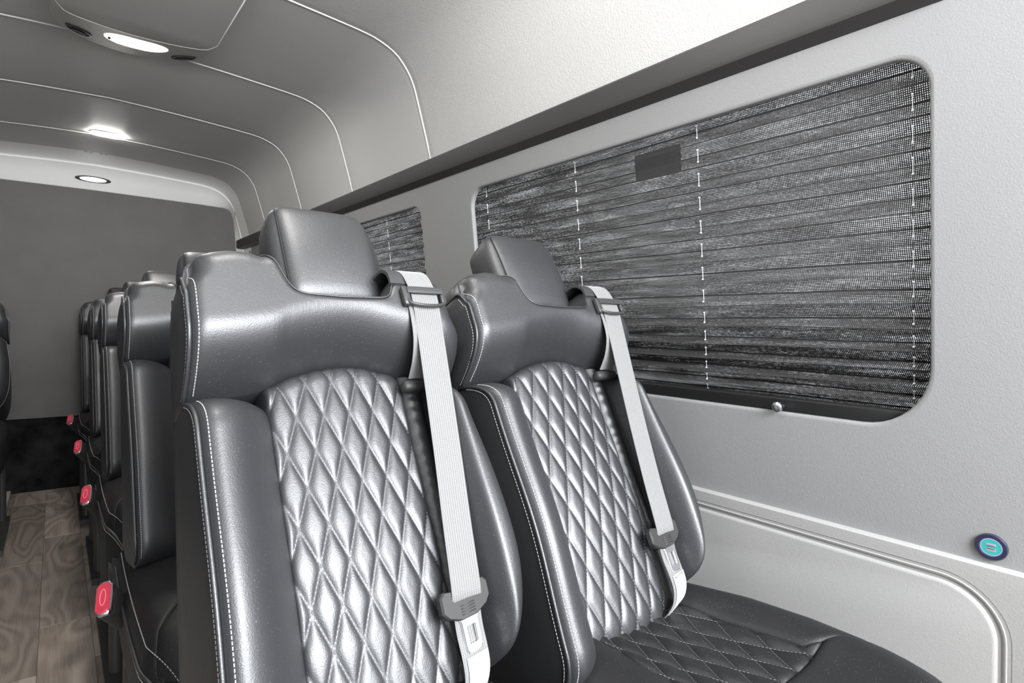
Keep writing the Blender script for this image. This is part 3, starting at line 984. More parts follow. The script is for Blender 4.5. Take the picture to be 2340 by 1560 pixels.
def make_cushion(root, xl, xr, form):
    """xl, xr: world x of the outer sides (first row)"""
    CY1 = form['y1']
    def left(y):
        return xl + 0.045 * np.clip((0.245 - y) / 0.08, 0, 1) ** 1.6 + 0.004 * np.clip((y - 0.45) / 0.25, -1, 1) ** 2
    def right(y):
        if form is HIGH:
            return xr - I(y, form['ro'])
        return xr - 0.045 * np.clip((0.245 - y) / 0.08, 0, 1) ** 1.6
    il = [(a, xl + b) for a, b in form['il']]; ir = [(a, xr - b) for a, b in form['ir']]
    ysplit = form['ys']
    zt = form['zt']
    def xy2z(x, y, patch):
        l, r = left(y), right(y)
        z = zt + 0.0 * x
        dl, dr = x - l, r - x
        bl = np.exp(-((dl - 0.065) / 0.05) ** 2); br = np.exp(-((dr - 0.065) / 0.05) ** 2)
        z = z + 0.020 * bl + 0.026 * br * np.clip((0.85 - y) / 0.2, 0, 1)
        z = z - roll(dl, 0.035, 0.055) - roll(dr, 0.035, 0.055) - roll(y - CY0, 0.075, 0.10) - roll(CY1 - y, 0.04, 0.03)
        return z
    def P(x, y, z): return np.stack([x - OX, y - OY, z], -1)
    def patch(name, fl, fr, y0, y1, nu, nv, dz, mat, skl, skr, quiltd=False, seam=0.006):
        u = clus(nu) if not quiltd else np.linspace(0, 1, nu); vv = clus(nv) if not quiltd else np.linspace(0, 1, nv)
        Yg = np.repeat((y0 + (y1 - y0) * vv)[:, None], nu, 1)
        a, b = fl(Yg), fr(Yg)
        X = a + (b - a) * u[None, :]
        Z = xy2z(X, Yg, name) + dz
        sl, sr = X - a, b - X
        if not skl: Z = Z - roll(sl, 0.012, seam)
        if not skr: Z = Z - roll(sr, 0.012, seam)
        if name != 'cushion_bolster':
            Z = Z - (roll(Yg - y0, 0.012, seam) if y0 > CY0 + 0.01 else 0) - (roll(y1 - Yg, 0.012, seam) if y1 < CY1 - 0.01 else 0)
        base = Z.copy()
        if quiltd:
            qa = (X - (xl + xr) / 2) / 0.040 + (Yg - 0.5) / 0.085; qb = (X - (xl + xr) / 2) / 0.040 - (Yg - 0.5) / 0.085
            Z = Z + 0.006 * quilt(qa, qb)
        pts = P(X, Yg, Z); G = np.arange(nu * nv).reshape(nv, nu)
        V = [pts.reshape(-1, 3)]; F = gridf(nv, nu); off = nu * nv
        def sk(idx, depth):
            nonlocal off
            q = pts.reshape(-1, 3)[idx].copy(); q[:, 2] = depth
            V.append(q); m = len(idx)
            F.extend([(int(idx[k]), int(idx[k + 1]), off + k + 1, off + k) for k in range(m - 1)]); off += m
        sk(G[:, 0], 0.335 if skl else 0.42); sk(G[::-1, -1], 0.335 if skr else 0.42)
        sk(G[0, ::-1], 0.335 if y0 <= CY0 + 0.01 else 0.42); sk(G[-1, :], 0.42 if y1 < CY1 - 0.01 else 0.335)
        o = mesh(name, np.concatenate(V), F, mat, root)
        bm = bmesh.new(); bm.from_mesh(o.data); bmesh.ops.recalc_face_normals(bm, faces=bm.faces); bm.to_mesh(o.data); bm.free()
        return o
    fil = lambda y: np.maximum(I(y, il), left(y) + 0.004); fir = lambda y: np.minimum(I(y, ir), right(y) - 0.004)
    patch('cushion_bolster', left, fil, CY0, CY1, 26, 60, 0.0, LEA_SEAT, True, False)
    patch('cushion_bolster', fir, right, CY0, CY1, 26, 60, 0.0, LEA_SEAT, False, True)
    q = patch('cushion_insert', fil, fir, ysplit, CY1, 150, 150, -0.004, LEA_SEAT, False, False, True)
    patch('cushion_front', fil, fir, CY0, ysplit, 40, 40, 0.002, LEA_SEAT, False, False)
    # stitches
    st = MB()
    X0 = (xl + xr) / 2
    for x, y in diag_lines(xl + 0.1, xr - 0.07, lambda x: np.full_like(x, ysplit + 0.006), lambda x: np.full_like(x, CY1 - 0.03), X0, 0.5, 0.040, 0.085):
        ok = (x > fil(y) + 0.006) & (x < fir(y) - 0.006)
        if ok.sum() > 6:
            dashes(st, P(x[ok], y[ok], xy2z(x[ok], y[ok], '') - 0.0030), 0.0036, 0.0018, 0.0005)
    st.build('stitching', THREAD_DK, q, False, kind='stuff')
    # base side band below the piping and the twin-stitched edge
    y = np.linspace(CY0 + 0.002, CY1 - 0.02, 160)
    yy = np.concatenate([y[::-1], np.full(60, CY0)]); xx = np.concatenate([left(y[::-1]) + 0.0005, np.linspace(left(CY0), right(CY0), 60)])
    zz = np.concatenate([xy2z(left(y[::-1]) + 0.001, y[::-1], '') - 0.002, xy2z(np.linspace(left(CY0), right(CY0), 60), np.full(60, CY0 + 0.001), '') + 0.003])
    ee = resample(np.stack([xx, yy, zz], 1), 0.006)
    # smooth the corner
    for _ in range(6):
        ee[1:-1] = (ee[:-2] + 2 * ee[1:-1] + ee[2:]) / 4
    out = np.gradient(ee, axis=0); nx = np.stack([-out[:, 1], out[:, 0], np.zeros(len(ee))], 1); nx /= np.linalg.norm(nx, axis=1)[:, None] + 1e-9
    cen = np.array([(xl + xr) / 2, 0.45, 0])
    sgn = np.sign(((ee - cen) * nx).sum(1))[:, None]; nx = nx * sgn
    L_ = lambda q: q - np.array([OX, OY, 0])
    mb = MB(); mb.tube(L_(ee + nx * 0.001), 0.003, 8); pp = mb.build('cushion_piping', LEA, root)
    st = MB()
    inn_ = ee - nx * 0.009
    iz = xy2z(np.clip(inn_[:, 0], left(inn_[:, 1]) + 0.002, right(inn_[:, 1]) - 0.002), np.maximum(inn_[:, 1], CY0 + 0.004), '') + 0.0008
    inn_[:, 2] = iz
    dashes(st, L_(inn_), 0.0042, 0.0018, 0.0007)
    dashes(st, L_(ee + nx * 0.0012 - np.array([0, 0, 0.011])), 0.0042, 0.0018, 0.0007)
    st.build('stitching', THREAD, pp, False, kind='stuff')
    # hard pan and pedestal under the cushion
    mb = MB()
    pv, pf = rbox(((xr - xl) / 2 - 0.012, 0.265, 0.03), 0.012, 4); mb.add(pv + np.array([(xl + xr) / 2 - OX, 0.455 - OY, 0.325]), pf)
    mb.build('seat_pan', BLKPL, root)
    for sx in (0.07, 0.93):
        x = xl + (xr - xl) * sx - OX
        mb = MB()
        mb.tube([(x, 0.28 - OY, 0.012), (x, 0.30 - OY, 0.30)], 0.016, 10); mb.tube([(x, 0.66 - OY, 0.012), (x, 0.64 - OY, 0.30)], 0.016, 10)
        mb.box((x, 0.46 - OY, 0.013), (0.05, 0.52, 0.022))
        mb.build('leg', BLKPL, root, angle=40)


def make_belt(root, printed):
    pts = [(0.410, 0.13, -0.115), (0.4105, 0.176, -0.050), (0.411, 0.189, -0.020), (0.4125, 0.190, 0.018), (0.415, 0.172, 0.048), (0.4185, 0.145, 0.056), (0.4190, 0.118, 0.058), (0.4180, 0.05, 0.048), (0.4140, -0.08, 0.030), (0.4050, -0.19, 0.022), (0.3972, -0.268, 0.0195), (0.3962, -0.280, 0.0125)]
    P = spline(pts, 0.008)
    P3 = F3(P[:, 0], P[:, 1], P[:, 2])
    wd = np.array([1.0, 0.0, 0.0]) + np.zeros_like(P3)
    belt = ribbon('seat_belt', P3, wd, 0.0425, 0.0014, WEB, root)
    belt['label'] = 'light grey webbing of the shoulder belt'
    # lap part coming back up out of the seat crease
    lp = spline([(0.3965, -0.284, 0.0125), (0.3950, -0.31, 0.010), (0.3935, -0.338, 0.012), (0.391, -0.358, 0.012), (0.387, -0.376, 0.004), (0.383, -0.388, -0.012), (0.381, -0.395, -0.03)], 0.006)
    L3 = F3(lp[:, 0], lp[:, 1], lp[:, 2])
    tw = np.linspace(0, 1, len(L3))[:, None]
    ribbon('lap_webbing', L3, np.array([[1.0, 0.05, 0.0]]) * (1 - tw) + np.array([[0.9, 0.25, 0.12]]) * tw, 0.0405, 0.0014, WEB, belt)
    # sewn-on label on the lap part
    sel = (lp[:, 1] < -0.333)
    lab = ribbon('belt_label', L3[sel] + np.array([0.002, -0.0018, 0.001]), (np.array([[1.0, 0.05, 0.0]]) * (1 - tw) + np.array([[0.9, 0.25, 0.12]]) * tw)[sel], 0.033, 0.0006, LABELW, belt)
    lab['label'] = 'white sewn-on label'
    if printed:
        q = L3[sel] + np.array([0.002, -0.0023, 0.0013]); t = (np.array([[1.0, 0.05, 0.0]]) * (1 - tw) + np.array([[0.9, 0.25, 0.12]]) * tw)[sel]
        t = t / np.linalg.norm(t, axis=1)[:, None]
        mb = MB()
        a, b = q[0] - t[0] * 0.014 + (q[1] - q[0]) * 0.7, q[0] + t[0] * 0.013 + (q[1] - q[0]) * 0.3
        mb.tube([a, b], 0.0006, 4)
        d = (b - a) / np.linalg.norm(b - a)
        for e, sg in ((a, 1), (b, -1)):
            mb.tube([e, e + d * sg * 0.004], [0.00005, 0.0013], 4)
        mb.build('printed_arrow', INK, belt)
        mb = MB()
        for k in range(2, min(13, len(q) - 1)):
            for half_ in (0.0, 0.5):
                c = q[k] * (1 - half_) + q[k + 1] * half_
                l = 0.011 * (0.75 + 0.25 * random.random())
                mb.tube([c - t[k] * 0.012, c - t[k] * 0.012 + t[k] * l * 2], 0.00045, 4)
        mb.build('printed_lines', INKG, belt, kind='stuff')
    # tongue: plastic grip with steel blade
    n = 40
    def tf(p):      # local tongue frame: a across, b down along belt, c out
        p = np.asarray(p, float)
        tilt = 0.10
        x = 0.3950 + p[:, 0] * 0.96 * math.cos(tilt) - p[:, 1] * math.sin(tilt) * 0.3
        v = -0.279 - p[:, 1] + p[:, 0] * math.sin(tilt)
        return F3(x, v, 0.0125 + p[:, 2])
    outl = [(-0.037, -0.014), (-0.031, -0.019), (-0.0215, -0.017), (-0.0200, -0.003), (0.0200, -0.003), (0.0215, -0.018), (0.031, -0.019), (0.037, -0.013), (0.037, 0.004), (0.030, 0.012), (0.012, 0.019), (-0.012, 0.019), (-0.030, 0.012), (-0.037, 0.004)]
    V = []; m = len(outl)
    c0 = np.array(outl)
    for (sc, h) in ((1.0, -0.0045), (1.0, 0.0035), (0.93, 0.0058)):
        q = c0 * np.array([sc, sc])
        V += [(a, b, h) for a, b in q]
    F = [(r_ * m + k, r_ * m + (k + 1) % m, (r_ + 1) * m + (k + 1) % m, (r_ + 1) * m + k) for r_ in range(2) for k in range(m)]
    F += [tuple(range(m))[::-1], tuple(range(2 * m, 3 * m))]
    tg = mesh('buckle_tongue', tf(V), F, GRYPL, belt, True); smooth_angle(tg, 35)
    tg['label'] = 'black plastic grip of the belt tongue'
    for k in range(4):
        mb = MB()
        y = 0.003 + 0.0034 * k
        P_ = tf(np.array([[-0.0105, y, 0.0062], [0.0105, y, 0.0062]])); mb.tube(P_, 0.0007, 5)
        mb.build('grip_rib', BLKPL, belt)
    # blade: frame with a rectangular hole
    o1 = [(-0.0165, 0.014), (0.0165, 0.014), (0.0125, 0.023), (0.0120, 0.052), (0.009, 0.056), (-0.009, 0.056), (-0.0120, 0.052), (-0.0125, 0.023)]
    i1 = [(-0.0058, 0.027), (0.0058, 0.027), (0.0062, 0.0275), (0.0062, 0.0455), (0.0055, 0.047), (-0.0055, 0.047), (-0.0062, 0.0455), (-0.0062, 0.0275)]
    V = []; m = 8
    for ring, h in ((o1, 0.0), (o1, 0.003), ([(a * 0.93, b * 0.985) for a, b in o1], 0.0038), ([(a * 1.15, b) for a, b in i1], 0.0038), (i1, 0.003), (i1, 0.0)):
        V += [(a, b, h) for a, b in ring]
    F = [(r_ * m + k, r_ * m + (k + 1) % m, ((r_ + 1) % 6) * m + (k + 1) % m, ((r_ + 1) % 6) * m + k) for r_ in range(6) for k in range(m)]
    bl = mesh('blade', tf(V), F, CHROME, belt, False); bl['label'] = 'shiny steel blade of the belt tongue'
    smooth_angle(bl, 30)
    # shoulder guide: plastic slide with bar and loop
    mb = MB()
    def g(p): p = np.asarray(p, float); return F3(0.419 + p[:, 0], 0.128 + p[:, 1], 0.058 + p[:, 2])
    def gbox(c, d, r):
        v, f = rbox(np.array(d) / 2, r, 4); mb.add(g(v + np.array(c)), f)
    gbox((0.0, 0.006, 0.005), (0.058, 0.011, 0.004), 0.0018)
    gbox((-0.030, -0.002, 0.000), (0.012, 0.030, 0.010), 0.003)
    gbox((0.029, 0.000, 0.000), (0.008, 0.026, 0.008), 0.003)
    lo = [(-0.029, -0.004, 0.002), (-0.030, -0.010, 0.003), (-0.024, -0.016, 0.005), (-0.010, -0.0195, 0.007), (0.010, -0.0195, 0.007), (0.024, -0.016, 0.005), (0.031, -0.010, 0.003), (0.030, -0.004, 0.002)]
    mb.tube(g(spline(lo, 0.004)), 0.0026, 8)
    mb.build('belt_guide', BLKPL, root, angle=45)
    # anchor strap of the guide, tucked behind the shoulder belt
    q = spline([(0.4095, 0.125, 0.0535), (0.4085, 0.095, 0.0535), (0.4080, 0.065, 0.048), (0.4090, 0.040, 0.030), (0.4100, 0.022, 0.006)], 0.006)
    ribbon('anchor_strap', F3(q[:, 0], q[:, 1], q[:, 2]), np.array([1.0, 0, 0]), 0.034, 0.0014, WEB, root)
    # slot bezels: one in the belt channel, one on top of the back
    mb = MB(); v, f = rbox((0.026, 0.0085, 0.010), 0.0075, 6); mb.add(F3(0.410 + v[:, 0], 0.013 + v[:, 1], -0.002 + v[:, 2]), f)
    mb.build('strap_bezel', GRYPL, root)
    bz = spline([(0.4000, 0.150, 0.0500), (0.4000, 0.166, 0.0480), (0.4000, 0.1795, 0.036), (0.4000, 0.1850, 0.018), (0.4000, 0.184, -0.012)], 0.005)
    o = ribbon('belt_exit_bezel', F3(bz[:, 0], bz[:, 1], bz[:, 2]), np.array([1.0, 0, 0]), 0.054, 0.005, BLKPL, root)


def make_buckle(root):
    """stalk with red release button on the aisle side"""
    e = MB()
    # frame: button face looks up, forward and towards the aisle
    n = np.array([-0.42, -0.55, 0.72]); n /= np.linalg.norm(n)
    t = np.array([0.15, 0.80, 0.58]); t -= n * (t @ n); t /= np.linalg.norm(t)
    s = np.cross(t, n)
    c = np.array([0.066, 0.478, 0.452]) - np.array([OX, OY, 0])
    def T(p): p = np.asarray(p, float); return c + p[:, :1] * s + p[:, 1:2] * t + p[:, 2:] * n
    def slab(name, hx, hy, h0, h1, mat, par, bev=0.003, cut=0.35):
        o_ = [(-hx, -hy * 0.8), (-hx * 0.5, -hy), (hx * 0.6, -hy), (hx, -hy * 0.8), (hx, hy * 0.75), (hx * 0.5, hy), (-hx * 0.6, hy), (-hx, hy * 0.75)]
        V = []
        for h, sc in ((h0, 1.0), (h1 - bev * 0.6, 1.0), (h1, 0.92)):
            V += [(a * sc, b * sc, h) for a, b in o_]
        F = [(r_ * 8 + k, r_ * 8 + (k + 1) % 8, (r_ + 1) * 8 + (k + 1) % 8, (r_ + 1) * 8 + k) for r_ in range(2) for k in range(8)] + [tuple(range(8))[::-1], tuple(range(16, 24))]
        o = mesh(name, T(V), F, mat, par, True); smooth_angle(o, 40); return o
    # housing runs down and back from the face
    o_ = [(-0.017, -0.030), (0.017, -0.030), (0.017, 0.030), (-0.017, 0.030)]
    V, F = rbox((0.0135, 0.031, 0.045), 0.008, 6)
    V = V.copy(); V[:, 2] -= 0.047; V[:, 1] *= 1 - 0.25 * np.clip(-V[:, 2] / 0.09, 0, 1)
    b = mesh('belt_buckle', T(V), F, GRYPL, root); b['label'] = 'charcoal belt buckle on a stalk at the aisle side'
    slab('chrome_rim', 0.0135, 0.0315, -0.006, 0.001, CHROME, b)
    rb = slab('release_button', 0.0115, 0.0285, -0.002, 0.0032, REDPL, b); rb['label'] = 'red release button'
    mb = MB()
    ring = [(0.0045 * math.cos(a), 0.015 * math.sin(a), 0.0034) for a in np.linspace(0, 2 * math.pi, 25)[:-1]]
    mb.tube(T(ring), 0.0007, 6, closed=True)
    mb.build('button_emboss', simple('red_plastic_edge', (0.85, 0.25, 0.28), 0.35), b)
    mb = MB()
    p0 = T([[0, 0.0, -0.085]])[0]; mb.tube(spline([p0, p0 + np.array([0.01, 0.03, -0.045]), np.array([0.118 - OX, 0.56 - OY, 0.315])], 0.012), 0.009, 8)
    mb.build('buckle_stalk', BLKPL, b)


def make_seat(name, loc, xl, xr, form, buckle, printed):
    root = empty(name, loc)
    make_back(root); make_headrest(root); make_cushion(root, xl, xr, form); make_belt(root, printed)
    if buckle: make_buckle(root)
    return root


def copy_tree(o, parent=None, skip=()):
    c = o.copy(); COL.objects.link(c)
    if parent is not None:
        c.parent = parent
    for ch in [k for k in o.children if k.name.split('.')[0] not in skip]:
        copy_tree(ch, c, skip)
    return c


DX, DY = 0.39, 0.77
GRP = 'black leather passenger seats'
s1 = make_seat('passenger_seat', (OX, OY, 0), 0.095, 0.493, HIGH, True, False)
tag(s1, 'large front aisle seat, black leather with bright diamond-quilted back and blank white belt label', 'seat', GRP)
s2 = empty('passenger_seat', (OX + DX, OY, 0))
for ch in s1.children:
    nm = ch.name.split('.')[0]
    if nm.startswith('cushion') or nm in ('seat_pan', 'leg', 'belt_buckle', 'seat_belt', 'belt_guide', 'anchor_strap', 'strap_bezel', 'belt_exit_bezel'):
        continue
    copy_tree(ch, s2)
make_cushion(s2, 0.505 - DX, 0.940 - DX, HIGH)
make_belt(s2, True)
tag(s2, 'front window seat, black quilted leather with visible cushion and printed white belt label', 'seat', GRP)
names = ['second-row aisle seat directly behind the front aisle seat, beside the largest red buckle',
         'third-row aisle seat, narrow sliver of black leather behind the second-row seat',
         'fourth-row aisle seat, mostly hidden between third-row seat and rearmost dark seat',
         'rearmost aisle seat, dark seat edge against the grey rear panel']
CUSH = ('cushion_bolster', 'cushion_insert', 'cushion_front', 'cushion_piping', 'seat_pan', 'leg')
proto = copy_tree(s1, skip=CUSH); make_cushion(proto, 0.095, 0.493, LOW)
for k in range(1, 5):
    c = proto if k == 1 else copy_tree(proto)
    c.location = (OX - (0.012 if k == 4 else 0), OY + DY * k, 0)
    c['label'] = names[k - 1]
c = copy_tree(proto); c.location = (-0.354, 3.42, 0)
c['label'] = 'single black seat left of the aisle, at the left picture edge'


# ================================================================== BLINDS
def make_blind(y0, y1, label, cords, knob_y, npl):
    zt, zb = 1.352, 0.826
    root = empty('window_blind', (wallx(zb), (y0 + y1) / 2, zb)); org = np.array(root.location)
    tag(root, label, 'blind', 'pleated window blinds')
    # pleat pitch shrinks and the folds deepen towards the bottom
    zs = [zt]; facet = 0.0236; i = 0
    H = zt - zb
    pitches = []
    z = zt
    while z > zb + 0.004:
        f = (zt - z) / H
        p_ = 0.0450 if f < 0.58 else 0.0450 - 0.0255 * min(1, (f - 0.58) / 0.38)
        pitches.append(p_); z -= p_
    sc = H / sum(pitches); pitches = [p_ * sc for p_ in pitches]
    prof = []; z = zt; s = 0.0
    for k, p_ in enumerate(pitches):
        dep = math.sqrt(max(facet ** 2 - (p_ / 2) ** 2, 0.006 ** 2))
        prof.append((z, -dep / 2, s)); s += facet
        prof.append((z - p_ / 2 * (1.0 if p_ > 0.04 else 1.15), dep / 2, s)); s += facet
        z -= p_
    prof.append((zb, -0.004, s))
    V = []; UV = []; ny = 41
    ys = np.linspace(y0, y1, ny)
    for zz, d, s_ in prof:
        wob = rng.normal(0, 0.0010, ny); wob = np.convolve(wob, np.ones(7) / 7, 'same') * 2.0
        for j, y in enumerate(ys):
            V.append((wallx(zz) + 0.026 + d, y, zz + wob[j])); UV.append((y, s_))
    # the cloth has thickness: a second face behind the first, its openings running square through the cloth
    V = [np.array(V)]; UV = [np.array(UV)]; g = gridf(len(prof), ny); off = len(V[0])
    for k in range(len(prof) - 1):
        (za, da, sa_), (zc, dc, sc_) = prof[k], prof[k + 1]
        th = math.atan2(dc - da, za - zc); d_ = min(0.0010 / math.cos(th), 0.0026); sh = d_ * math.sin(th)
        q = V[0][k * ny:(k + 2) * ny] + np.array([d_, 0, 0])
        V.append(q); UV.append(UV[0][k * ny:(k + 2) * ny] + np.array([0, sh]))
        g += gridf(2, ny, off); off += 2 * ny
    fab = mesh('pleated_fabric', np.vstack(V), g, BLIND, root, False, uv=np.vstack(UV), origin=org)
    # draw cords threaded through every pleat; white beads stand in for light through the cord holes
    for cy in cords:
        mb = MB()
        mb.tube([(wallx(zt) + 0.026, cy, zt), (wallx(zb) + 0.026, cy, zb)], 0.00055, 6)
        for (za, da, _), (zc, dc, _) in zip(prof[:-1], prof[1:]):
            zm, dm = (za + zc) / 2, (da + dc) / 2
            v, f = rbox((0.0014, 0.0017, 0.0017), 0.0013, 3)
            mb.add(v + np.array([wallx(zm) + 0.026 + dm - 0.0008, cy, zm]), f)
        mb.build('draw_cord', CORDM, root, origin=org)
    mb = MB()
    v, f = rbox((0.009, (y1 - y0) / 2, 0.016), 0.003, 4); mb.add(v + np.array([wallx(0.815) + 0.022, (y0 + y1) / 2, 0.815]), f)
    bar = mb.build('bottom_bar', BARM, root, origin=org)
    if knob_y:
        mb = MB(); xk = wallx(0.815) + 0.012
        mb.tube([(xk, knob_y, 0.815), (xk - 0.014, knob_y, 0.815)], 0.004, 12)
        mb.tube([(xk - 0.013, knob_y, 0.815), (xk - 0.016, knob_y, 0.815), (xk - 0.021, knob_y, 0.815), (xk - 0.024, knob_y, 0.815)], [0.0075, 0.0092, 0.0088, 0.005], 20)
        kb = mb.build('knob', STEEL, bar, origin=(0, 0, 0), angle=40)
        for ob in (kb,):
            ob.location = -org
    return root


make_blind(0.255, 1.452, 'large black pleated blind with pinholes in the near side window', (0.319, 0.6785, 1.014, 1.376), 0.518, 13)
make_blind(1.690, 2.655, 'black pleated blind in the small window behind the front headrest', (1.76, 2.016, 2.3, 2.58), None, 13)
make_blind(2.904, 3.876, 'dark blind in the far rear side window, barely seen below the rail', (2.96, 3.4, 3.82), None, 13)

# dark sticker on the glass behind the near blind
mb = MB(); v, f = rbox((0.0008, 0.060, 0.028), 0.0007, 3)
v = v.copy(); v[:, 0] += -0.12 * v[:, 2]
mb.add(v, f)
st = mb.build('window_sticker', STICK, None, True)
st.location = (wallx(1.297) + 0.0585, 0.800, 1.300)
tag(st, 'dark rectangular sticker on the glass, seen through the near blind', 'sticker')

# ================================================================== LAMPS, CONSOLE, CHARGER
# overhead console
pod = empty('overhead_console', (0.185, 1.75, 1.74)); porg = np.array(pod.location)
tag(pod, 'grey overhead console on the ceiling with strip light and two round vents', 'console')
def pod_plan(inset, z, ytail, bow_=0.05):
    """plan outline of the console at height z: straight sides, bowed rear edge"""
    x0, x1 = -0.008 + inset, 0.384 - inset
    pts = [(x0, 1.15)]
    n = 24
    yb = ytail
    for k in range(n + 1):
        t = k / n; x = x0 + (x1 - x0) * t
        e = min(t, 1 - t) * (x1 - x0)
        bow = bow_ * (1 - (2 * t - 1) ** 2) ** 0.8
        cr = 0.035 * (1 - math.sqrt(max(0, 1 - max(0, 1 - e / 0.035) ** 2)))
        pts.append((x, yb + bow - cr))
    pts.append((x1, 1.15))
    return [(x, y, z) for x, y in pts]
rings = [pod_plan(-0.006, 1.838, 2.24, 0.12), pod_plan(-0.004, 1.8165, 2.19, 0.12), pod_plan(0.002, 1.790, 2.085, 0.088), pod_plan(0.007, 1.758, 1.958, 0.05), pod_plan(0.009, 1.7515, 1.940, 0.048), pod_plan(0.014, 1.749, 1.930, 0.046)]
V = sum(rings, []); m = len(rings[0])
F = [(r_ * m + k, (r_ + 1) * m + k, (r_ + 1) * m + k + 1, r_ * m + k + 1) for r_ in range(len(rings) - 1) for k in range(m - 1)]
F.append(tuple(range((len(rings) - 1) * m, len(rings) * m)))
o = mesh('housing', V, F, PODM, pod, True, origin=porg); smooth_angle(o, 40)
mb = MB(); mb.tube([(x, y, z - 0.0005) for x, y, z in pod_plan(0.009, 1.7515, 1.940, 0.048)], 0.0018, 6)
mb.build('edge_piping', PIPEW, pod, origin=porg)
# strip light let into the sloping rear face
def pod_face(u, s, h):
    """u across (x), s along the slope 0..1 from lower to upper edge, h out of the face"""
    bw = (1 - (2 * (u + 0.008) / 0.392 - 1) ** 2) ** 0.8
    lo = Vector((u, 1.958 + 0.050 * bw, 1.758)); hi = Vector((u, 2.19 + 0.12 * bw, 1.8165))
    nn = Vector((0, 0.235, -0.97)).normalized()
    return lo.lerp(hi, s) + nn * h
def stadium(cx, cs, lx, ls, n=10):
    out = []
    for k in range(2 * n + 2):
        a = R(-90 + 180 * k / n) if k <= n else R(90 + 180 * (k - n - 1) / n)
        sx = 1 if k <= n else -1
        out.append((cx + sx * (lx - ls * 0.24) + ls * 0.24 * math.cos(a), cs + ls * math.sin(a)))
    return out
def pod_lens(name, cx, cs, lx, ls, h, mat, par):
    V = []
    rr = stadium(cx, cs, lx, ls)
    for hh, sc in ((-0.004, 1.0), (h, 1.0), (h + 0.002, 0.85)):
        V += [tuple(pod_face(cx + (a - cx) * sc, cs + (b - cs) * sc, hh)) for a, b in rr]
    m = len(rr)
    F = [(r_ * m + k, r_ * m + (k + 1) % m, (r_ + 1) * m + (k + 1) % m, (r_ + 1) * m + k) for r_ in range(2) for k in range(m)] + [tuple(range(2 * m, 3 * m))]
    return mesh(name, V, F, mat, par, False, origin=porg)
pod_lens('lamp_bezel', 0.194, 0.36, 0.082, 0.24, 0.0015, LENSDIM, pod)
l = pod_lens('lamp_lens', 0.201, 0.36, 0.068, 0.20, 0.0020, LENS, pod); l['label'] = 'glowing white strip lens'
mb = MB(); q = pod_face(0.126, 0.36, 0.005); mb.box(q, (0.006, 0.012, 0.003)); mb.build('switch', GRYPL, pod, False, origin=porg)
for cx, cs in ((0.055, 0.66), (0.328, 0.70)):
    mb = MB(); V = []
    n = 24
    for rr, hh in ((1.0, -0.001), (1.0, 0.004), (0.86, 0.005), (0.80, -0.004)):
        V += [tuple(pod_face(cx + 0.032 * rr * math.cos(2 * math.pi * k / n), cs + 0.14 * rr * math.sin(2 * math.pi * k / n), hh)) for k in range(n)]
    F = [(r_ * n + k, r_ * n + (k + 1) % n, (r_ + 1) * n + (k + 1) % n, (r_ + 1) * n + k) for r_ in range(3) for k in range(n)] + [tuple(range(3 * n, 4 * n))]
    vt = mesh('vent', V, F, BLKPL, pod, True, origin=porg); smooth_angle(vt, 40)
    V = []
    for k in range(13):
        a = math.pi * k / 12
        V.append(tuple(pod_face(cx + 0.018 * math.cos(a), cs + 0.03 - 0.10 * math.sin(a), 0.007)))
    V += [tuple(Vector(p) + Vector((0, 0.0, 0.008))) for p in V]
    F = [tuple(range(13)), tuple(range(13, 26))[::-1]] + [(k, (k + 1) % 13, 13 + (k + 1) % 13, 13 + k) for k in range(13)]
    mesh('vent_flap', V, F, GRYPL, vt, False, origin=porg)

# second ceiling lamp
lamp = empty('ceiling_lamp', (0.196, 3.375, 1.822)); lorg = np.array(lamp.location)
tag(lamp, 'small glowing white strip lamp on the ceiling near the rear seam', 'lamp')
def lampslab(name, hx, hy, z0, z1, mat, par, org, c):
    V = []; rr = []
    n = 8
    for k in range(2 * n + 2):
        a = R(-90 + 180 * k / n) if k <= n else R(90 + 180 * (k - n - 1) / n)
        sx = 1 if k <= n else -1
        rr.append((sx * (hx - hy) + hy * math.cos(a), hy * math.sin(a)))
    for z, sc in ((z0, 1.0), (z1 + 0.003, 1.0), (z1, 0.8)):
        V += [(c[0] + a * sc, c[1] + b * sc, z) for a, b in rr]
    m = len(rr)
    F = [(r_ * m + k, r_ * m + (k + 1) % m, (r_ + 1) * m + (k + 1) % m, (r_ + 1) * m + k) for r_ in range(2) for k in range(m)] + [tuple(range(2 * m, 3 * m))]
    o = mesh(name, V, F, mat, par, True, origin=org); return smooth_angle(o, 40)
lampslab('base', 0.072, 0.034, 1.826, 1.812, PODM, lamp, lorg, (0.196, 3.375))
LENS3 = emit('ceiling_lamp_lens', (1.0, 0.97, 0.93), 120.0)
l = lampslab('lamp_lens', 0.066, 0.028, 1.820, 1.8060, LENS3, lamp, lorg, (0.196, 3.375))

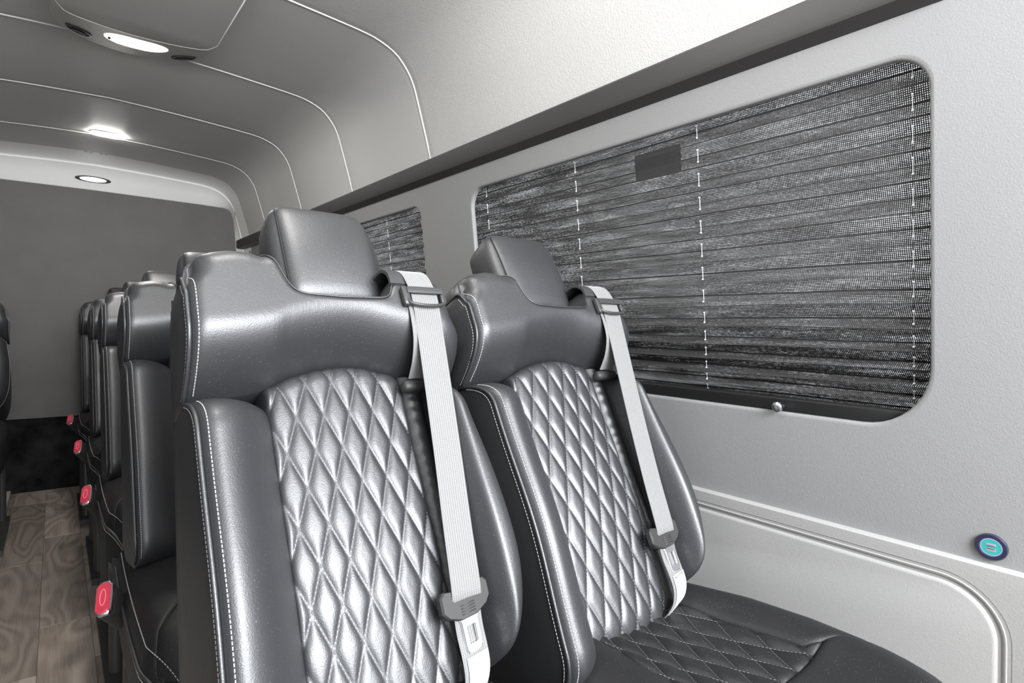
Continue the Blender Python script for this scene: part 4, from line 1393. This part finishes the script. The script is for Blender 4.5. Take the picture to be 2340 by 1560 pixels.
# oval lamp in the rear header
def hd(u, s, h):
    """point on the rear header face: u across, s down the face, h out of it"""
    lo = Vector((u, 3.985, 1.786)); hi = Vector((u, 4.046, 1.668))
    nn = Vector((0, -0.888, -0.459))
    return lo.lerp(hi, s) + nn * h
rl = empty('rear_lamp', hd(0.166, 0.57, 0)); rorg = np.array(rl.location)
tag(rl, 'glowing oval lamp with black rim in the pale header over the rear panel', 'lamp')
def oval(name, rx, rs, h0, h1, mat, par, hole=None):
    V = []; n = 32
    rings_ = [(1.0, h0), (1.0, h1), (0.92, h1 + 0.0015)] + ([(hole, h1 + 0.0005), (hole, h0)] if hole else [])
    for sc, h in rings_:
        V += [tuple(hd(0.166 + rx * sc * math.cos(2 * math.pi * k / n), 0.57 + rs * sc * math.sin(2 * math.pi * k / n), h)) for k in range(n)]
    F = [(r_ * n + k, r_ * n + (k + 1) % n, (r_ + 1) * n + (k + 1) % n, (r_ + 1) * n + k) for r_ in range(len(rings_) - 1) for k in range(n)]
    if not hole: F.append(tuple(range((len(rings_) - 1) * n, len(rings_) * n)))
    o = mesh(name, V, F, mat, par, True, origin=rorg); return smooth_angle(o, 40)
oval('rim', 0.082, 0.125, -0.003, 0.005, BLKPL, rl, hole=0.74)
oval('lamp_lens', 0.061, 0.092, -0.003, 0.004, LENS2, rl)

# illuminated USB charger in the side wall
zc, yc = 0.654, 0.2185
xc = wallx(zc)
usb = empty('usb_charger', (xc, yc, zc)); uorg = np.array(usb.location)
tag(usb, 'round black USB charger socket glowing teal, low on the side wall', 'charger')
nW = np.array([-1, 0, -0.12]); nW = nW / np.linalg.norm(nW); uY = np.array([0, -1.0, 0]); uZ = np.cross(nW, uY); uZ = uZ if uZ[2] > 0 else -uZ
def up_(a, b, h): return np.array([xc, yc, zc]) + uY * a + uZ * b + nW * h
def ringlathe(name, prof_, mat, par, cap=True, n=40):
    V = []
    for r_, h in prof_:
        V += [up_(r_ * math.cos(2 * math.pi * k / n), r_ * math.sin(2 * math.pi * k / n), h) for k in range(n)]
    F = [(q * n + k, q * n + (k + 1) % n, (q + 1) * n + (k + 1) % n, (q + 1) * n + k) for q in range(len(prof_) - 1) for k in range(n)]
    if cap: F.append(tuple(range((len(prof_) - 1) * n, len(prof_) * n)))
    o = mesh(name, V, F, mat, par, True, origin=uorg); return smooth_angle(o, 40)
USBB = simple('navy_black_plastic', (0.022, 0.023, 0.045), 0.35)
ringlathe('bezel', [(0.0185, -0.002), (0.0188, 0.003), (0.0178, 0.0048), (0.0135, 0.0048), (0.0125, 0.0030), (0.0125, 0.0)], USBB, usb, cap=False)
ringlathe('glow_ring', [(0.0127, 0.0028), (0.0124, 0.0042), (0.0116, 0.0043), (0.0114, 0.003)], VIOLET, usb, cap=False)
ringlathe('socket_face', [(0.0118, 0.0), (0.0117, 0.0032)], TEAL, usb)
for b_ in (0.0032, -0.0036):
    mb = MB(); mb.add(*(lambda v, f: (np.array([up_(q[0], q[1] + b_, q[2] + 0.0036) for q in v]), f))(*rbox((0.0056, 0.0022, 0.0009), 0.0006, 3)))
    mb.build('port_frame', PALE, usb, origin=uorg)
for b_ in (0.0019, -0.0022):
    mb = MB(); mb.add(*(lambda v, f: (np.array([up_(q[0], q[1] + b_, q[2] + 0.0044) for q in v]), f))(*rbox((0.0050, 0.0005, 0.0004), 0.0003, 2)))
    mb.build('port_slot', BARM, usb, origin=uorg)
